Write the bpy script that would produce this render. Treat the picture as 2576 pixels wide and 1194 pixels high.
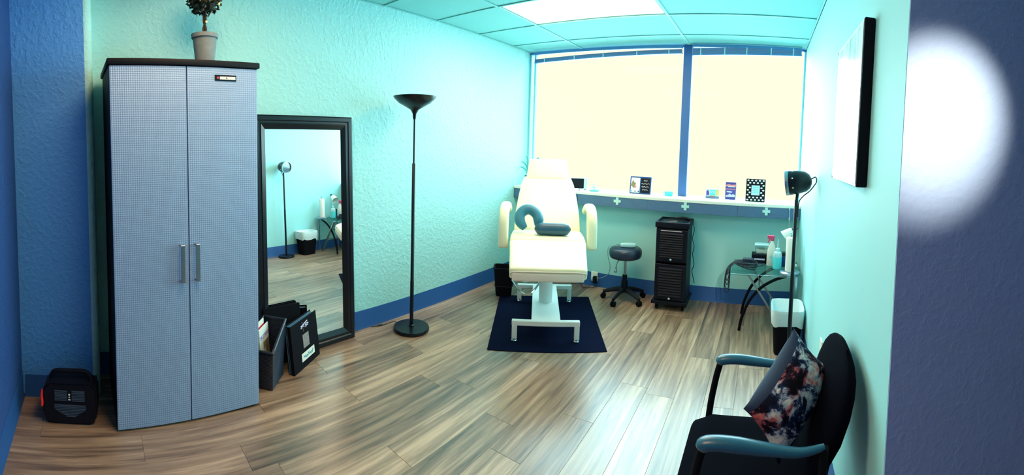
import bpy, bmesh, math, random
from mathutils import Matrix, Vector, noise
random.seed(7)
SC = bpy.context.scene
COL = SC.collection
for o in list(bpy.data.objects):
    bpy.data.objects.remove(o)

# ------------------------------------------------------------------ camera (a swept cylindrical panorama)
F, YAW, PITCH, ROLL, CY, CH = 1068.94, .5947, .0500, .0271, 411.15, 1.5356
a = -YAW
fw = Vector((math.sin(a), math.cos(a), 0)); rt = Vector((math.cos(a), -math.sin(a), 0)); up = Vector((0, 0, 1))
c, s = math.cos(PITCH), math.sin(PITCH); fw2 = fw*c-up*s; up2 = up*c+fw*s
c, s = math.cos(ROLL), math.sin(ROLL); rt3 = rt*c+up2*s; up3 = up2*c-rt*s
cd = bpy.data.cameras.new('camera'); cam = bpy.data.objects.new('camera', cd); COL.objects.link(cam)
m = Matrix((rt3, up3, -fw2)).transposed().to_4x4(); m.translation = (0, 0, CH); cam.matrix_world = m
cd.type = 'PANO'; cd.panorama_type = 'CENTRAL_CYLINDRICAL'
cd.central_cylindrical_range_u_min = -1288/F; cd.central_cylindrical_range_u_max = 1288/F
cd.central_cylindrical_range_v_max = CY/F; cd.central_cylindrical_range_v_min = -(1194-CY)/F
cd.central_cylindrical_radius = 1
cd.clip_start = .01
SC.camera = cam

# ------------------------------------------------------------------ world, sun, exposure
w = bpy.data.worlds.new('sky'); SC.world = w; w.use_nodes = True
bg = w.node_tree.nodes['Background']
bg.inputs[0].default_value = (1.0, 1.0, .72, 1); bg.inputs[1].default_value = 1.08
sl = bpy.data.lights.new('sun', 'SUN'); sun = bpy.data.objects.new('sun', sl); COL.objects.link(sun)
sl.energy = 25.0; sl.color = (.50, .90, 1.0); sl.angle = math.radians(115)
sun.rotation_euler = Vector((.14, -.90, -.22)).to_track_quat('-Z', 'Y').to_euler()
vs = SC.view_settings
vs.view_transform = 'Standard'; vs.look = 'None'; vs.gamma = 1; vs.use_curve_mapping = False
vs.exposure = 0.0

# ------------------------------------------------------------------ room numbers (metres)
L, R, HC = -2.746, .373, 2.6126
DWALL, DWIN, DFAS = 4.24, 4.42, 4.112
YB, XR, YE = -.495, 2.4, 1.12          # back wall, far right wall of the entry, wall end
ZS, ZFB = 1.034, .899

# ------------------------------------------------------------------ mesh helpers
def nbm(): return bmesh.new()
def box(bm, x0, x1, y0, y1, z0, z1, M=None):
    vs_ = [bm.verts.new((x, y, z)) for x in (x0, x1) for y in (y0, y1) for z in (z0, z1)]
    for f in ((0,1,3,2),(4,6,7,5),(0,4,5,1),(2,3,7,6),(0,2,6,4),(1,5,7,3)):
        bm.faces.new([vs_[i] for i in f])
    if M is not None: bmesh.ops.transform(bm, matrix=M, verts=vs_)
    return vs_
def rbox(x0, x1, y0, y1, z0, z1, r=.004, seg=1, bm=None):
    b = nbm(); box(b, x0, x1, y0, y1, z0, z1)
    bmesh.ops.bevel(b, geom=b.edges[:], offset=r, segments=seg, affect='EDGES', profile=.5)
    return b if bm is None else merge(bm, b)
def merge(dst, src, M=None):
    me = bpy.data.meshes.new('t'); src.to_mesh(me); src.free()
    if M is not None: me.transform(M)
    dst.from_mesh(me); bpy.data.meshes.remove(me); return dst
def ring_bridge(bm, rings, caps=True, closed=False):
    V = [[bm.verts.new(p) for p in r] for r in rings]; n = len(V[0])
    for i in range(len(V)-(0 if closed else 1)):
        A, B = V[i], V[(i+1) % len(V)]
        for j in range(n):
            try: bm.faces.new((A[j], A[(j+1) % n], B[(j+1) % n], B[j]))
            except ValueError: pass
    if caps and not closed:
        bm.faces.new(V[0][::-1]); bm.faces.new(V[-1])
    return V
def lathe(bm, prof, n=24, M=None, caps=True):
    rings = []
    for r, z in prof:
        rings.append([Vector((max(r, 1e-4)*math.cos(2*math.pi*k/n), max(r, 1e-4)*math.sin(2*math.pi*k/n), z)) for k in range(n)])
    if M is not None: rings = [[M @ p for p in q] for q in rings]
    ring_bridge(bm, rings, caps); return bm
def frames(pts, closed=False):
    P = [Vector(p) for p in pts]; n = len(P); T = []
    for i in range(n):
        if closed: t = P[(i+1) % n]-P[i-1]
        else: t = P[min(i+1, n-1)]-P[max(i-1, 0)]
        T.append(t.normalized())
    u = T[0].orthogonal().normalized(); out = []
    for i in range(n):
        u = (u-T[i]*u.dot(T[i])).normalized(); out.append((P[i], u, T[i].cross(u)))
    return out
def tube(bm, pts, r, n=8, closed=False, flat=1.0):
    rr = r if isinstance(r, (list, tuple)) else [r]*len(pts)
    rings = [[p+(u*math.cos(2*math.pi*k/n)+v*math.sin(2*math.pi*k/n)*flat)*rr[i] for k in range(n)] for i, (p, u, v) in enumerate(frames(pts, closed))]
    ring_bridge(bm, rings, True, closed); return bm
def smooth_pts(pts, sub=5, closed=False):
    P = [Vector(p) for p in pts]; n = len(P); out = []
    rng = range(n if closed else n-1)
    for i in rng:
        if closed: a0, a1, a2, a3 = P[i-1], P[i], P[(i+1) % n], P[(i+2) % n]
        else: a0, a1, a2, a3 = P[max(i-1, 0)], P[i], P[i+1], P[min(i+2, n-1)]
        for k in range(sub):
            t = k/sub
            out.append(.5*((2*a1)+(a2-a0)*t+(2*a0-5*a1+4*a2-a3)*t*t+(3*a1-a0-3*a2+a3)*t**3))
    if not closed: out.append(P[-1])
    return out
def prism(bm, poly, t0, t1, axis='y'):
    def P(a_, b_, t):
        return {'x': (t, a_, b_), 'y': (a_, t, b_), 'z': (a_, b_, t)}[axis]
    A = [bm.verts.new(P(q[0], q[1], t0)) for q in poly]; B = [bm.verts.new(P(q[0], q[1], t1)) for q in poly]
    n = len(poly)
    for i in range(n): bm.faces.new((A[i], A[(i+1) % n], B[(i+1) % n], B[i]))
    bm.faces.new(A[::-1]); bm.faces.new(B); return bm
def superring(hw, ht, n=28, e=5.0):
    out = []
    for k in range(n):
        t = 2*math.pi*k/n; cx, sy = math.cos(t), math.sin(t)
        out.append((hw*math.copysign(abs(cx)**(2/e), cx), ht*math.copysign(abs(sy)**(2/e), sy)))
    return out
def pad(bm, path, n=32, e=5.0, endr=.03):
    """upholstered pad: path of (along, z, halfwidth, halfthick); width runs along local x"""
    P = [(Vector((0, y, z)), hw, ht) for y, z, hw, ht in path]; m_ = len(P); rings = []
    def tan(i):
        return (P[min(i+1, m_-1)][0]-P[max(i-1, 0)][0]).normalized()
    def emit(p, t, hw, ht):
        nrm = Vector((1, 0, 0)).cross(t)
        rings.append([p+Vector((1, 0, 0))*x+nrm*h for x, h in superring(hw, ht, n, e)])
    def end(i, sgn, order):
        t = tan(i); p, hw, ht = P[i]
        for k in order:
            d = endr*math.sin(k/4*math.pi/2*.95); g = 1-math.sqrt(max(0, 1-(d/endr)**2))
            emit(p+t*d*sgn, t, hw-endr*g, max(.004, ht-min(endr, ht*.9)*g))
    end(0, -1, (4, 3, 2, 1))
    for i in range(m_): emit(P[i][0], tan(i), P[i][1], P[i][2])
    end(m_-1, 1, (1, 2, 3, 4))
    ring_bridge(bm, rings); return bm
def cushion(bm, q, t, n=14, pinch=.05, back=None):
    """soft square cushion on quad q (4 corners, in order), thickness t"""
    A, B, C_, D_ = [Vector(v) for v in q]; nr = (B-A).cross(D_-A).normalized(); G = {}
    for sd in (1, -1):
        for i in range(n+1):
            for j in range(n+1):
                if sd < 0 and (i in (0, n) or j in (0, n)): G[sd, i, j] = G[1, i, j]; continue
                u, v = i/n, j/n
                pu = u+pinch*(.5-u)*2*(1-(2*v-1)**2)*abs(2*u-1)
                pv = v+pinch*(.5-v)*2*(1-(2*u-1)**2)*abs(2*v-1)
                p = A*(1-pu)*(1-pv)+B*pu*(1-pv)+C_*pu*pv+D_*(1-pu)*pv
                h = (max(0, 1-abs(2*u-1)**2.4)*max(0, 1-abs(2*v-1)**2.4))**.55
                h *= 1+.10*noise.noise(p*9)
                G[sd, i, j] = bm.verts.new(p+nr*sd*t/2*h)
        for i in range(n):
            for j in range(n):
                f = [G[sd, i, j], G[sd, i+1, j], G[sd, i+1, j+1], G[sd, i, j+1]]
                fc = bm.faces.new(f if sd > 0 else f[::-1])
                if back is not None and (sd == back or j >= n-2): fc.material_index = 1
    return bm
def put(name, bm, mat=None, parent=None, smooth=True, angle=.65, M=None, recalc=True):
    if recalc: bmesh.ops.recalc_face_normals(bm, faces=bm.faces[:])
    me = bpy.data.meshes.new(name); bm.to_mesh(me); bm.free()
    if M is not None: me.transform(M)
    if smooth:
        me.shade_smooth(); me.set_sharp_from_angle(angle=angle)
    if mat is not None: me.materials.append(mat)
    o = bpy.data.objects.new(name, me); COL.objects.link(o)
    if parent is not None: o.parent = parent
    return o
def copy(o, parent=None, loc=None, rot=None):
    c_ = o.copy(); COL.objects.link(c_)
    if parent is not None: c_.parent = parent
    if loc is not None: c_.location = loc
    if rot is not None: c_.rotation_euler = rot
    return c_
def tag(o, label, cat, group=None):
    o['label'] = label; o['category'] = cat
    if group: o['group'] = group
    return o
def thing(name, label, cat, loc=(0, 0, 0), rz=0, group=None):
    o = bpy.data.objects.new(name, None); COL.objects.link(o); o.empty_display_size = .1
    o.location = loc; o.rotation_euler = (0, 0, rz)
    return tag(o, label, cat, group)
def struct(name, bm, mat, parent=None, label=None, **k):
    o = put(name, bm, mat, parent, **k)
    if parent is None: o['kind'] = 'structure'
    if label: o['label'] = label
    return o
def lettering(text, size, mat, parent, M, name='lettering', depth=.0004):
    cu = bpy.data.curves.new('txt', 'FONT'); cu.body = text; cu.size = size; cu.extrude = depth
    cu.align_x = 'CENTER'; cu.align_y = 'CENTER'; cu.resolution_u = 2
    t = bpy.data.objects.new('txt', cu); COL.objects.link(t)
    me = bpy.data.meshes.new_from_object(t); bpy.data.objects.remove(t); bpy.data.curves.remove(cu)
    me.name = name; me.transform(M); me.materials.clear(); me.materials.append(mat)
    o = bpy.data.objects.new(name, me); COL.objects.link(o); o.parent = parent; return o
def T(x, y, z): return Matrix.Translation((x, y, z))
def RX(d): return Matrix.Rotation(math.radians(d), 4, 'X')
def RY(d): return Matrix.Rotation(math.radians(d), 4, 'Y')
def RZ(d): return Matrix.Rotation(math.radians(d), 4, 'Z')

# ------------------------------------------------------------------ materials
def mat(name, col, rough=.5, metal=0.0, spec=.5, emit=None, es=1.0, bump=None, vary=None, coat=0, alpha=None, trans=0):
    mt = bpy.data.materials.new(name); mt.use_nodes = True; nt = mt.node_tree; b = nt.nodes['Principled BSDF']
    b.inputs['Base Color'].default_value = (*col, 1); b.inputs['Roughness'].default_value = rough
    b.inputs['Metallic'].default_value = metal; b.inputs['Specular IOR Level'].default_value = spec
    b.inputs['Coat Weight'].default_value = coat
    if trans: b.inputs['Transmission Weight'].default_value = trans
    if emit: b.inputs['Emission Color'].default_value = (*emit, 1); b.inputs['Emission Strength'].default_value = es
    tc = nt.nodes.new('ShaderNodeTexCoord')
    if vary:      # (scale, amount): slight mottling of the colour
        nz = nt.nodes.new('ShaderNodeTexNoise'); nz.inputs['Scale'].default_value = vary[0]; nz.inputs['Detail'].default_value = 5
        nt.links.new(tc.outputs['Object'], nz.inputs['Vector'])
        mx = nt.nodes.new('ShaderNodeMix'); mx.data_type = 'RGBA'; mx.blend_type = 'MULTIPLY'; mx.inputs[0].default_value = vary[1]
        mx.inputs[6].default_value = (*col, 1); nt.links.new(nz.outputs['Fac'], mx.inputs[7]); nt.links.new(mx.outputs[2], b.inputs['Base Color'])
    if bump:      # (scale, strength, distance)
        nz = nt.nodes.new('ShaderNodeTexNoise'); nz.inputs['Scale'].default_value = bump[0]; nz.inputs['Detail'].default_value = 4
        nt.links.new(tc.outputs['Object'], nz.inputs['Vector'])
        bp = nt.nodes.new('ShaderNodeBump'); bp.inputs['Strength'].default_value = bump[1]; bp.inputs['Distance'].default_value = bump[2]
        nt.links.new(nz.outputs['Fac'], bp.inputs['Height']); nt.links.new(bp.outputs[0], b.inputs['Normal'])
    return mt
def textured_wall(name, col, strength=.38):
    mt = bpy.data.materials.new(name); mt.use_nodes = True; nt = mt.node_tree; b = nt.nodes['Principled BSDF']
    b.inputs['Base Color'].default_value = (*col, 1); b.inputs['Roughness'].default_value = .62; b.inputs['Specular IOR Level'].default_value = .35
    tc = nt.nodes.new('ShaderNodeTexCoord')
    n1 = nt.nodes.new('ShaderNodeTexNoise'); n1.inputs['Scale'].default_value = 34; n1.inputs['Detail'].default_value = 5; n1.inputs['Distortion'].default_value = .25
    cr = nt.nodes.new('ShaderNodeValToRGB'); cr.color_ramp.elements[0].position = .46; cr.color_ramp.elements[1].position = .62
    n2 = nt.nodes.new('ShaderNodeTexNoise'); n2.inputs['Scale'].default_value = 120; n2.inputs['Detail'].default_value = 3
    ad = nt.nodes.new('ShaderNodeMath'); ad.operation = 'MULTIPLY_ADD'; ad.inputs[1].default_value = .35
    bp = nt.nodes.new('ShaderNodeBump'); bp.inputs['Strength'].default_value = strength; bp.inputs['Distance'].default_value = .006
    lk = nt.links.new
    lk(tc.outputs['Object'], n1.inputs['Vector']); lk(tc.outputs['Object'], n2.inputs['Vector']); lk(n1.outputs['Fac'], cr.inputs[0])
    lk(n2.outputs['Fac'], ad.inputs[0]); lk(cr.outputs[0], ad.inputs[2]); lk(ad.outputs[0], bp.inputs['Height']); lk(bp.outputs[0], b.inputs['Normal'])
    return mt
def plank_mat():
    mt = bpy.data.materials.new('floor plank vinyl'); mt.use_nodes = True; nt = mt.node_tree; b = nt.nodes['Principled BSDF']; lk = nt.links.new
    N = nt.nodes.new
    tc = N('ShaderNodeTexCoord'); oi = N('ShaderNodeObjectInfo')
    mu = N('ShaderNodeVectorMath'); mu.operation = 'MULTIPLY'; mu.inputs[1].default_value = (1, .055, 1)
    of = N('ShaderNodeMath'); of.operation = 'MULTIPLY'; of.inputs[1].default_value = 57.0
    lk(oi.outputs['Random'], of.inputs[0])
    cb = N('ShaderNodeCombineXYZ'); lk(of.outputs[0], cb.inputs[0]); lk(of.outputs[0], cb.inputs[1]); lk(of.outputs[0], cb.inputs[2])
    ad = N('ShaderNodeVectorMath'); ad.operation = 'ADD'
    lk(tc.outputs['Object'], mu.inputs[0]); lk(mu.outputs[0], ad.inputs[0]); lk(cb.outputs[0], ad.inputs[1])
    n1 = N('ShaderNodeTexNoise'); n1.inputs['Scale'].default_value = 30; n1.inputs['Detail'].default_value = 8; n1.inputs['Roughness'].default_value = .62; n1.inputs['Distortion'].default_value = .5
    lk(ad.outputs[0], n1.inputs['Vector'])
    n2 = N('ShaderNodeTexNoise'); n2.inputs['Scale'].default_value = 7; n2.inputs['Detail'].default_value = 3
    lk(ad.outputs[0], n2.inputs['Vector'])
    cr = N('ShaderNodeValToRGB'); e = cr.color_ramp.elements
    e[0].position = .26; e[0].color = (.085, .050, .034, 1); e[1].position = .72; e[1].color = (.58, .385, .26, 1)
    q = e.new(.42); q.color = (.22, .133, .088, 1); q = e.new(.57); q.color = (.37, .235, .155, 1)
    mx = N('ShaderNodeMath'); mx.operation = 'MULTIPLY_ADD'; mx.inputs[1].default_value = .45
    sb = N('ShaderNodeMath'); sb.operation = 'SUBTRACT'; sb.inputs[1].default_value = .5
    lk(n2.outputs['Fac'], sb.inputs[0]); lk(sb.outputs[0], mx.inputs[0]); lk(n1.outputs['Fac'], mx.inputs[2])
    rv = N('ShaderNodeMath'); rv.operation = 'MULTIPLY_ADD'; rv.inputs[1].default_value = .16; rv.inputs[2].default_value = -.08
    lk(oi.outputs['Random'], rv.inputs[0]); a2 = N('ShaderNodeMath'); a2.operation = 'ADD'
    lk(mx.outputs[0], a2.inputs[0]); lk(rv.outputs[0], a2.inputs[1]); lk(a2.outputs[0], cr.inputs[0])
    lk(cr.outputs[0], b.inputs['Base Color'])
    b.inputs['Roughness'].default_value = .30; b.inputs['Specular IOR Level'].default_value = 1.0
    bp = N('ShaderNodeBump'); bp.inputs['Strength'].default_value = .12; bp.inputs['Distance'].default_value = .002
    lk(n1.outputs['Fac'], bp.inputs['Height']); lk(bp.outputs[0], b.inputs['Normal'])
    return mt
def pane_mat():
    mt = bpy.data.materials.new('window glass'); mt.use_nodes = True; nt = mt.node_tree; nt.nodes.remove(nt.nodes['Principled BSDF'])
    tr = nt.nodes.new('ShaderNodeBsdfTransparent'); gl = nt.nodes.new('ShaderNodeBsdfGlossy'); gl.inputs['Roughness'].default_value = .03
    mx = nt.nodes.new('ShaderNodeMixShader'); mx.inputs[0].default_value = .004
    nt.links.new(tr.outputs[0], mx.inputs[1]); nt.links.new(gl.outputs[0], mx.inputs[2]); nt.links.new(mx.outputs[0], nt.nodes['Material Output'].inputs[0])
    return mt
def clear_mat(name, tint, gloss=.10):
    mt = bpy.data.materials.new(name); mt.use_nodes = True; nt = mt.node_tree; nt.nodes.remove(nt.nodes['Principled BSDF'])
    tr = nt.nodes.new('ShaderNodeBsdfTransparent'); tr.inputs[0].default_value = (*tint, 1)
    gl = nt.nodes.new('ShaderNodeBsdfGlossy'); gl.inputs['Roughness'].default_value = .06
    mx = nt.nodes.new('ShaderNodeMixShader'); mx.inputs[0].default_value = gloss
    nt.links.new(tr.outputs[0], mx.inputs[1]); nt.links.new(gl.outputs[0], mx.inputs[2]); nt.links.new(mx.outputs[0], nt.nodes['Material Output'].inputs[0])
    return mt
def tread_mat():      # embossed diamond sheet of the cabinet doors
    mt = bpy.data.materials.new('embossed silver laminate'); mt.use_nodes = True; nt = mt.node_tree; b = nt.nodes['Principled BSDF']; lk = nt.links.new
    b.inputs['Base Color'].default_value = (.30, .43, .66, 1); b.inputs['Roughness'].default_value = .42; b.inputs['Metallic'].default_value = .15
    tc = nt.nodes.new('ShaderNodeTexCoord')
    outs = []
    for ang, ph in ((45, 0), (-45, .5)):
        mp = nt.nodes.new('ShaderNodeMapping'); mp.inputs['Rotation'].default_value = (math.radians(ang), 0, 0); mp.inputs['Scale'].default_value = (1, 62, 62)
        lk(tc.outputs['Object'], mp.inputs['Vector'])
        sx = nt.nodes.new('ShaderNodeSeparateXYZ'); lk(mp.outputs[0], sx.inputs[0])
        s1 = nt.nodes.new('ShaderNodeMath'); s1.operation = 'SINE'; m1 = nt.nodes.new('ShaderNodeMath'); m1.operation = 'MULTIPLY'; m1.inputs[1].default_value = 6.283
        lk(sx.outputs[1], m1.inputs[0]); lk(m1.outputs[0], s1.inputs[0]); outs.append(s1)
    mu = nt.nodes.new('ShaderNodeMath'); mu.operation = 'MULTIPLY'; lk(outs[0].outputs[0], mu.inputs[0]); lk(outs[1].outputs[0], mu.inputs[1])
    bp = nt.nodes.new('ShaderNodeBump'); bp.inputs['Strength'].default_value = .30; bp.inputs['Distance'].default_value = .003
    lk(mu.outputs[0], bp.inputs['Height']); lk(bp.outputs[0], b.inputs['Normal'])
    return mt
def print_mat():      # cushion print: dark ground with cream and coral blotches
    mt = bpy.data.materials.new('floral print'); mt.use_nodes = True; nt = mt.node_tree; b = nt.nodes['Principled BSDF']; lk = nt.links.new
    b.inputs['Roughness'].default_value = .8; b.inputs['Specular IOR Level'].default_value = .2
    tc = nt.nodes.new('ShaderNodeTexCoord')
    n1 = nt.nodes.new('ShaderNodeTexNoise'); n1.inputs['Scale'].default_value = 15; n1.inputs['Detail'].default_value = 9; n1.inputs['Roughness'].default_value = .72; n1.inputs['Distortion'].default_value = .35
    n2 = nt.nodes.new('ShaderNodeTexNoise'); n2.inputs['Scale'].default_value = 11; n2.inputs['Detail'].default_value = 3
    mp = nt.nodes.new('ShaderNodeMapping'); mp.inputs['Location'].default_value = (3.1, 1.7, .4)
    lk(tc.outputs['Object'], n1.inputs['Vector']); lk(tc.outputs['Object'], mp.inputs['Vector']); lk(mp.outputs[0], n2.inputs['Vector'])
    c1 = nt.nodes.new('ShaderNodeValToRGB'); e = c1.color_ramp.elements
    e[0].position = .44; e[0].color = (.004, .006, .020, 1); e[1].position = .60; e[1].color = (1.0, .93, .80, 1)
    q = e.new(.495); q.color = (.03, .05, .13, 1); q = e.new(.53); q.color = (.50, .50, .56, 1)
    c2 = nt.nodes.new('ShaderNodeValToRGB'); e = c2.color_ramp.elements
    e[0].position = .50; e[0].color = (1, 1, 1, 1); e[1].position = .58; e[1].color = (.95, .22, .22, 1)
    lk(n1.outputs['Fac'], c1.inputs[0]); lk(n2.outputs['Fac'], c2.inputs[0])
    mx = nt.nodes.new('ShaderNodeMix'); mx.data_type = 'RGBA'; mx.blend_type = 'MULTIPLY'; mx.inputs[0].default_value = 1
    lk(c1.outputs[0], mx.inputs[6]); lk(c2.outputs[0], mx.inputs[7]); lk(mx.outputs[2], b.inputs['Base Color'])
    return mt
def art_mat():        # pale abstract wash
    mt = bpy.data.materials.new('pale print'); mt.use_nodes = True; nt = mt.node_tree; b = nt.nodes['Principled BSDF']; lk = nt.links.new
    b.inputs['Roughness'].default_value = .25
    tc = nt.nodes.new('ShaderNodeTexCoord'); mp = nt.nodes.new('ShaderNodeMapping'); mp.inputs['Scale'].default_value = (1, 9, 2.2)
    n1 = nt.nodes.new('ShaderNodeTexNoise'); n1.inputs['Scale'].default_value = 1.6; n1.inputs['Detail'].default_value = 6
    c1 = nt.nodes.new('ShaderNodeValToRGB'); e = c1.color_ramp.elements
    e[0].position = .38; e[0].color = (.30, .62, .66, 1); e[1].position = .55; e[1].color = (.90, .93, .84, 1)
    lk(tc.outputs['Object'], mp.inputs[0]); lk(mp.outputs[0], n1.inputs['Vector']); lk(n1.outputs['Fac'], c1.inputs[0]); lk(c1.outputs[0], b.inputs['Base Color'])
    return mt
def tile_mat():
    mt = bpy.data.materials.new('ceiling tile'); mt.use_nodes = True; nt = mt.node_tree; b = nt.nodes['Principled BSDF']; lk = nt.links.new
    b.inputs['Roughness'].default_value = .9; b.inputs['Specular IOR Level'].default_value = .1
    tc = nt.nodes.new('ShaderNodeTexCoord'); n1 = nt.nodes.new('ShaderNodeTexVoronoi'); n1.inputs['Scale'].default_value = 55
    c1 = nt.nodes.new('ShaderNodeValToRGB'); e = c1.color_ramp.elements
    e[0].position = .09; e[0].color = (.16, .34, .36, 1); e[1].position = .15; e[1].color = (*TILE, 1)
    lk(tc.outputs['Object'], n1.inputs['Vector']); lk(n1.outputs['Distance'], c1.inputs[0]); lk(c1.outputs[0], b.inputs['Base Color'])
    return mt
TILE = (.24, .60, .60)
AQUA = (.40, .80, .80)
M = {}
M['wall'] = textured_wall('aqua textured paint', AQUA)
M['wall_smooth'] = mat('aqua smooth paint', AQUA, .6, spec=.3, bump=(90, .08, .002))
M['accent'] = textured_wall('denim blue textured paint', (.10, .36, .86), .45)  # shade beside the cabinet put into the pilaster colour
M['dark_accent'] = textured_wall('navy textured paint', (.02, .075, .26), .5)  # vignette darkness painted into the back wall colour
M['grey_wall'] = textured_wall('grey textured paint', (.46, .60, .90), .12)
M['tile'] = tile_mat(); M['tbar'] = mat('grid metal', (.22, .58, .58), .6, spec=.2)
M['slab'] = mat('plenum', (.3, .35, .35), .9)
M['base'] = mat('slate blue vinyl', (.018, .085, .27), .5, spec=.25)
M['plank'] = plank_mat(); M['sub'] = mat('subfloor', (.03, .025, .02), .9)
M['mullion'] = mat('dark blue metal', (.06, .16, .42), .5)
M['jamb'] = mat('pale jamb', (.30, .72, .78), .5)
M['sillwhite'] = mat('white sill', (.93, .93, .84), .35)
M['fascia'] = mat('blue grey board', (.10, .20, .36), .5, vary=(30, .25))
M['pane'] = pane_mat()
M['blind'] = mat('blue blind slat', (.10, .26, .55), .45)
M['blind_tape'] = mat('blind tape', (.55, .80, .85), .7)
M['white'] = mat('white plastic', (.88, .88, .80), .4)
M['cream'] = mat('white vinyl', (.94, .93, .66), .42, bump=(14, .10, .006))
M['cream_side'] = mat('cream vinyl', (.86, .78, .68), .45)
M['chairmetal'] = mat('white powder coat', (.82, .86, .84), .35)
M['chrome'] = mat('chrome', (.75, .78, .80), .12, 1)
M['steel'] = mat('brushed steel', (.45, .50, .58), .3, 1)
M['black'] = mat('black plastic', (.004, .006, .014), .5, spec=.18)
M['blackm'] = mat('black enamel', (.004, .006, .012), .28, spec=.35)
M['matte'] = mat('matte black', (.004, .005, .009), .75, spec=.12)
M['fabric'] = mat('black fabric', (.0015, .002, .006), .95, spec=.04, bump=(400, .2, .001))
M['armplastic'] = mat('blue black armrest plastic', (.025, .12, .20), .30)
M['rubber'] = mat('navy rubber', (.003, .006, .022), .95, spec=.04, bump=(200, .3, .001))
M['navyvinyl'] = mat('teal navy vinyl', (.022, .10, .17), .38)
M['bluevinyl'] = mat('teal blue vinyl', (.03, .20, .30), .45)
M['seatvinyl'] = mat('black vinyl', (.02, .03, .06), .3)
M['tread'] = tread_mat(); M['cab'] = mat('black cabinet board', (.004, .006, .010), .6, spec=.2)
M['mirror'] = mat('mirror silver', (.93, .95, .95), .0, 1)
M['wicker'] = mat('black wicker', (.012, .022, .045), .35)
M['paper'] = mat('paper', (.85, .84, .78), .7)
M['red'] = mat('red ink', (.70, .04, .08), .6); M['purple'] = mat('purple ink', (.16, .03, .50), .6)
M['gold'] = mat('tan photo print', (.50, .36, .18), .6, vary=(40, .8))
M['photo'] = mat('photo print', (.50, .45, .45), .4, vary=(60, .9))
M['teal'] = mat('teal ink', (.05, .45, .50), .6)
M['page'] = mat('blue grey page', (.07, .17, .28), .35)
M['pot'] = mat('aged grey clay', (.25, .31, .34), .85, vary=(25, .5), bump=(40, .3, .004))
M['leaf'] = mat('dark leaf', (.008, .016, .008), .6); M['bark'] = mat('bark', (.03, .018, .012), .8)
M['bulb'] = mat('fairy bulb', (.9, .7, .2), .4, emit=(1, .68, .12), es=3.0)
M['troffer'] = mat('lit diffuser', (.9, .88, .8), .5, emit=(1.0, .66, .38), es=16.0)
M['redlamp'] = mat('red indicator', (.5, .01, .01), .3, emit=(1, .02, .02), es=.25)
M['grille'] = mat('speaker grille', (.045, .07, .12), .5)
M['glass'] = clear_mat('table glass', (.60, .86, .86), .16)
M['clearplastic'] = clear_mat('clear plastic', (.84, .93, .92), .14)
M['bag'] = mat('white bin liner', (.70, .84, .86), .45, bump=(26, .5, .01))
M['pink'] = mat('pink trigger', (.85, .06, .18), .4)
M['cyanliq'] = mat('cyan liquid', (.10, .75, .80), .25)
M['bluejar'] = mat('dark blue jar', (.01, .04, .20), .25)
M['roll'] = mat('paper towel', (.90, .90, .84), .9)
M['device'] = mat('pale blue plastic', (.50, .78, .82), .4)
M['cord'] = mat('dark cord', (.012, .02, .04), .5)
M['greycord'] = mat('grey cord', (.25, .45, .50), .5)
M['flyer'] = mat('indigo flyer', (.10, .08, .42), .5, vary=(30, .4))
M['lilac'] = mat('lilac ink', (.60, .58, .80), .6)
M['coral'] = mat('coral ink', (.85, .28, .30), .6); M['yellow'] = mat('mustard ink', (.75, .55, .15), .6)
M['print'] = print_mat(); M['navyvelvet'] = mat('navy velvet', (.012, .028, .075), .8, bump=(120, .15, .001))
M['art'] = art_mat(); M['plant'] = mat('spider plant leaf', (.06, .42, .40), .5)
M['clay'] = mat('dark pot', (.02, .10, .22), .5)
M['plus'] = mat('mint plus plate', (.55, .88, .82), .5)

# ------------------------------------------------------------------ the setting
b = nbm(); box(b, L, R, YE, DWALL, -.08, -.0065); box(b, L, XR, YB, YE, -.08, -.0065)
floor = struct('floor', b, M['sub'], smooth=False)
PW, PL = .184, 1.22
plank_cache = {}
def plank_mesh(wd, ln):
    k = (round(wd, 3), round(ln, 3))
    if k not in plank_cache:
        bb = rbox(-wd/2+.0004, wd/2-.0004, -ln/2+.0005, ln/2-.0005, -.006, 0, .0007)
        me = bpy.data.meshes.new('plank'); bb.to_mesh(me); bb.free(); me.materials.append(M['plank']); plank_cache[k] = me
    return plank_cache[k]
x = L-.127; i = 0
fixed = {2: 1.83, 5: 1.41, 12: 3.79, 4: .88, 6: 1.886, 11: 3.34}
while x < XR:
    x0, x1 = max(x, L), min(x+PW, XR); i += 1
    if x1-x0 > .01:
        spans = [(x0, x1, YB, DWALL if x0 < R-.01 else YE)]
        if x0 < R < x1-.005 and x0 < R-.01: spans = [(x0, R, YB, DWALL), (R, x1, YB, YE)]
        off = fixed[i] if i in fixed else random.uniform(0, PL)
        for (p0, p1, ya, yb) in spans:
            if p1-p0 < .004: continue
            y = off-PL*math.ceil((off-ya)/PL)
            while y < yb:
                q0, q1 = max(y, ya), min(y+PL, yb)
                if q1-q0 > .01:
                    o = bpy.data.objects.new('plank', plank_mesh(p1-p0, q1-q0)); COL.objects.link(o); o.parent = floor
                    o.location = ((p0+p1)/2, (q0+q1)/2, 0)
                y += PL
    x += PW

b = nbm(); box(b, L-.12, L, YB-.1, DWIN+.1, 0, HC+.1); struct('wall_left', b, M['wall'], smooth=False)
b = nbm(); box(b, L, R, DWALL, DWIN+.1, 0, ZFB+.09); struct('wall_far', b, M['wall_smooth'], smooth=False)
b = nbm(); box(b, R, R+.14, YE+.004, DWIN+.1, 0, HC+.1); struct('wall_right', b, M['wall_smooth'], smooth=False)
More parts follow.
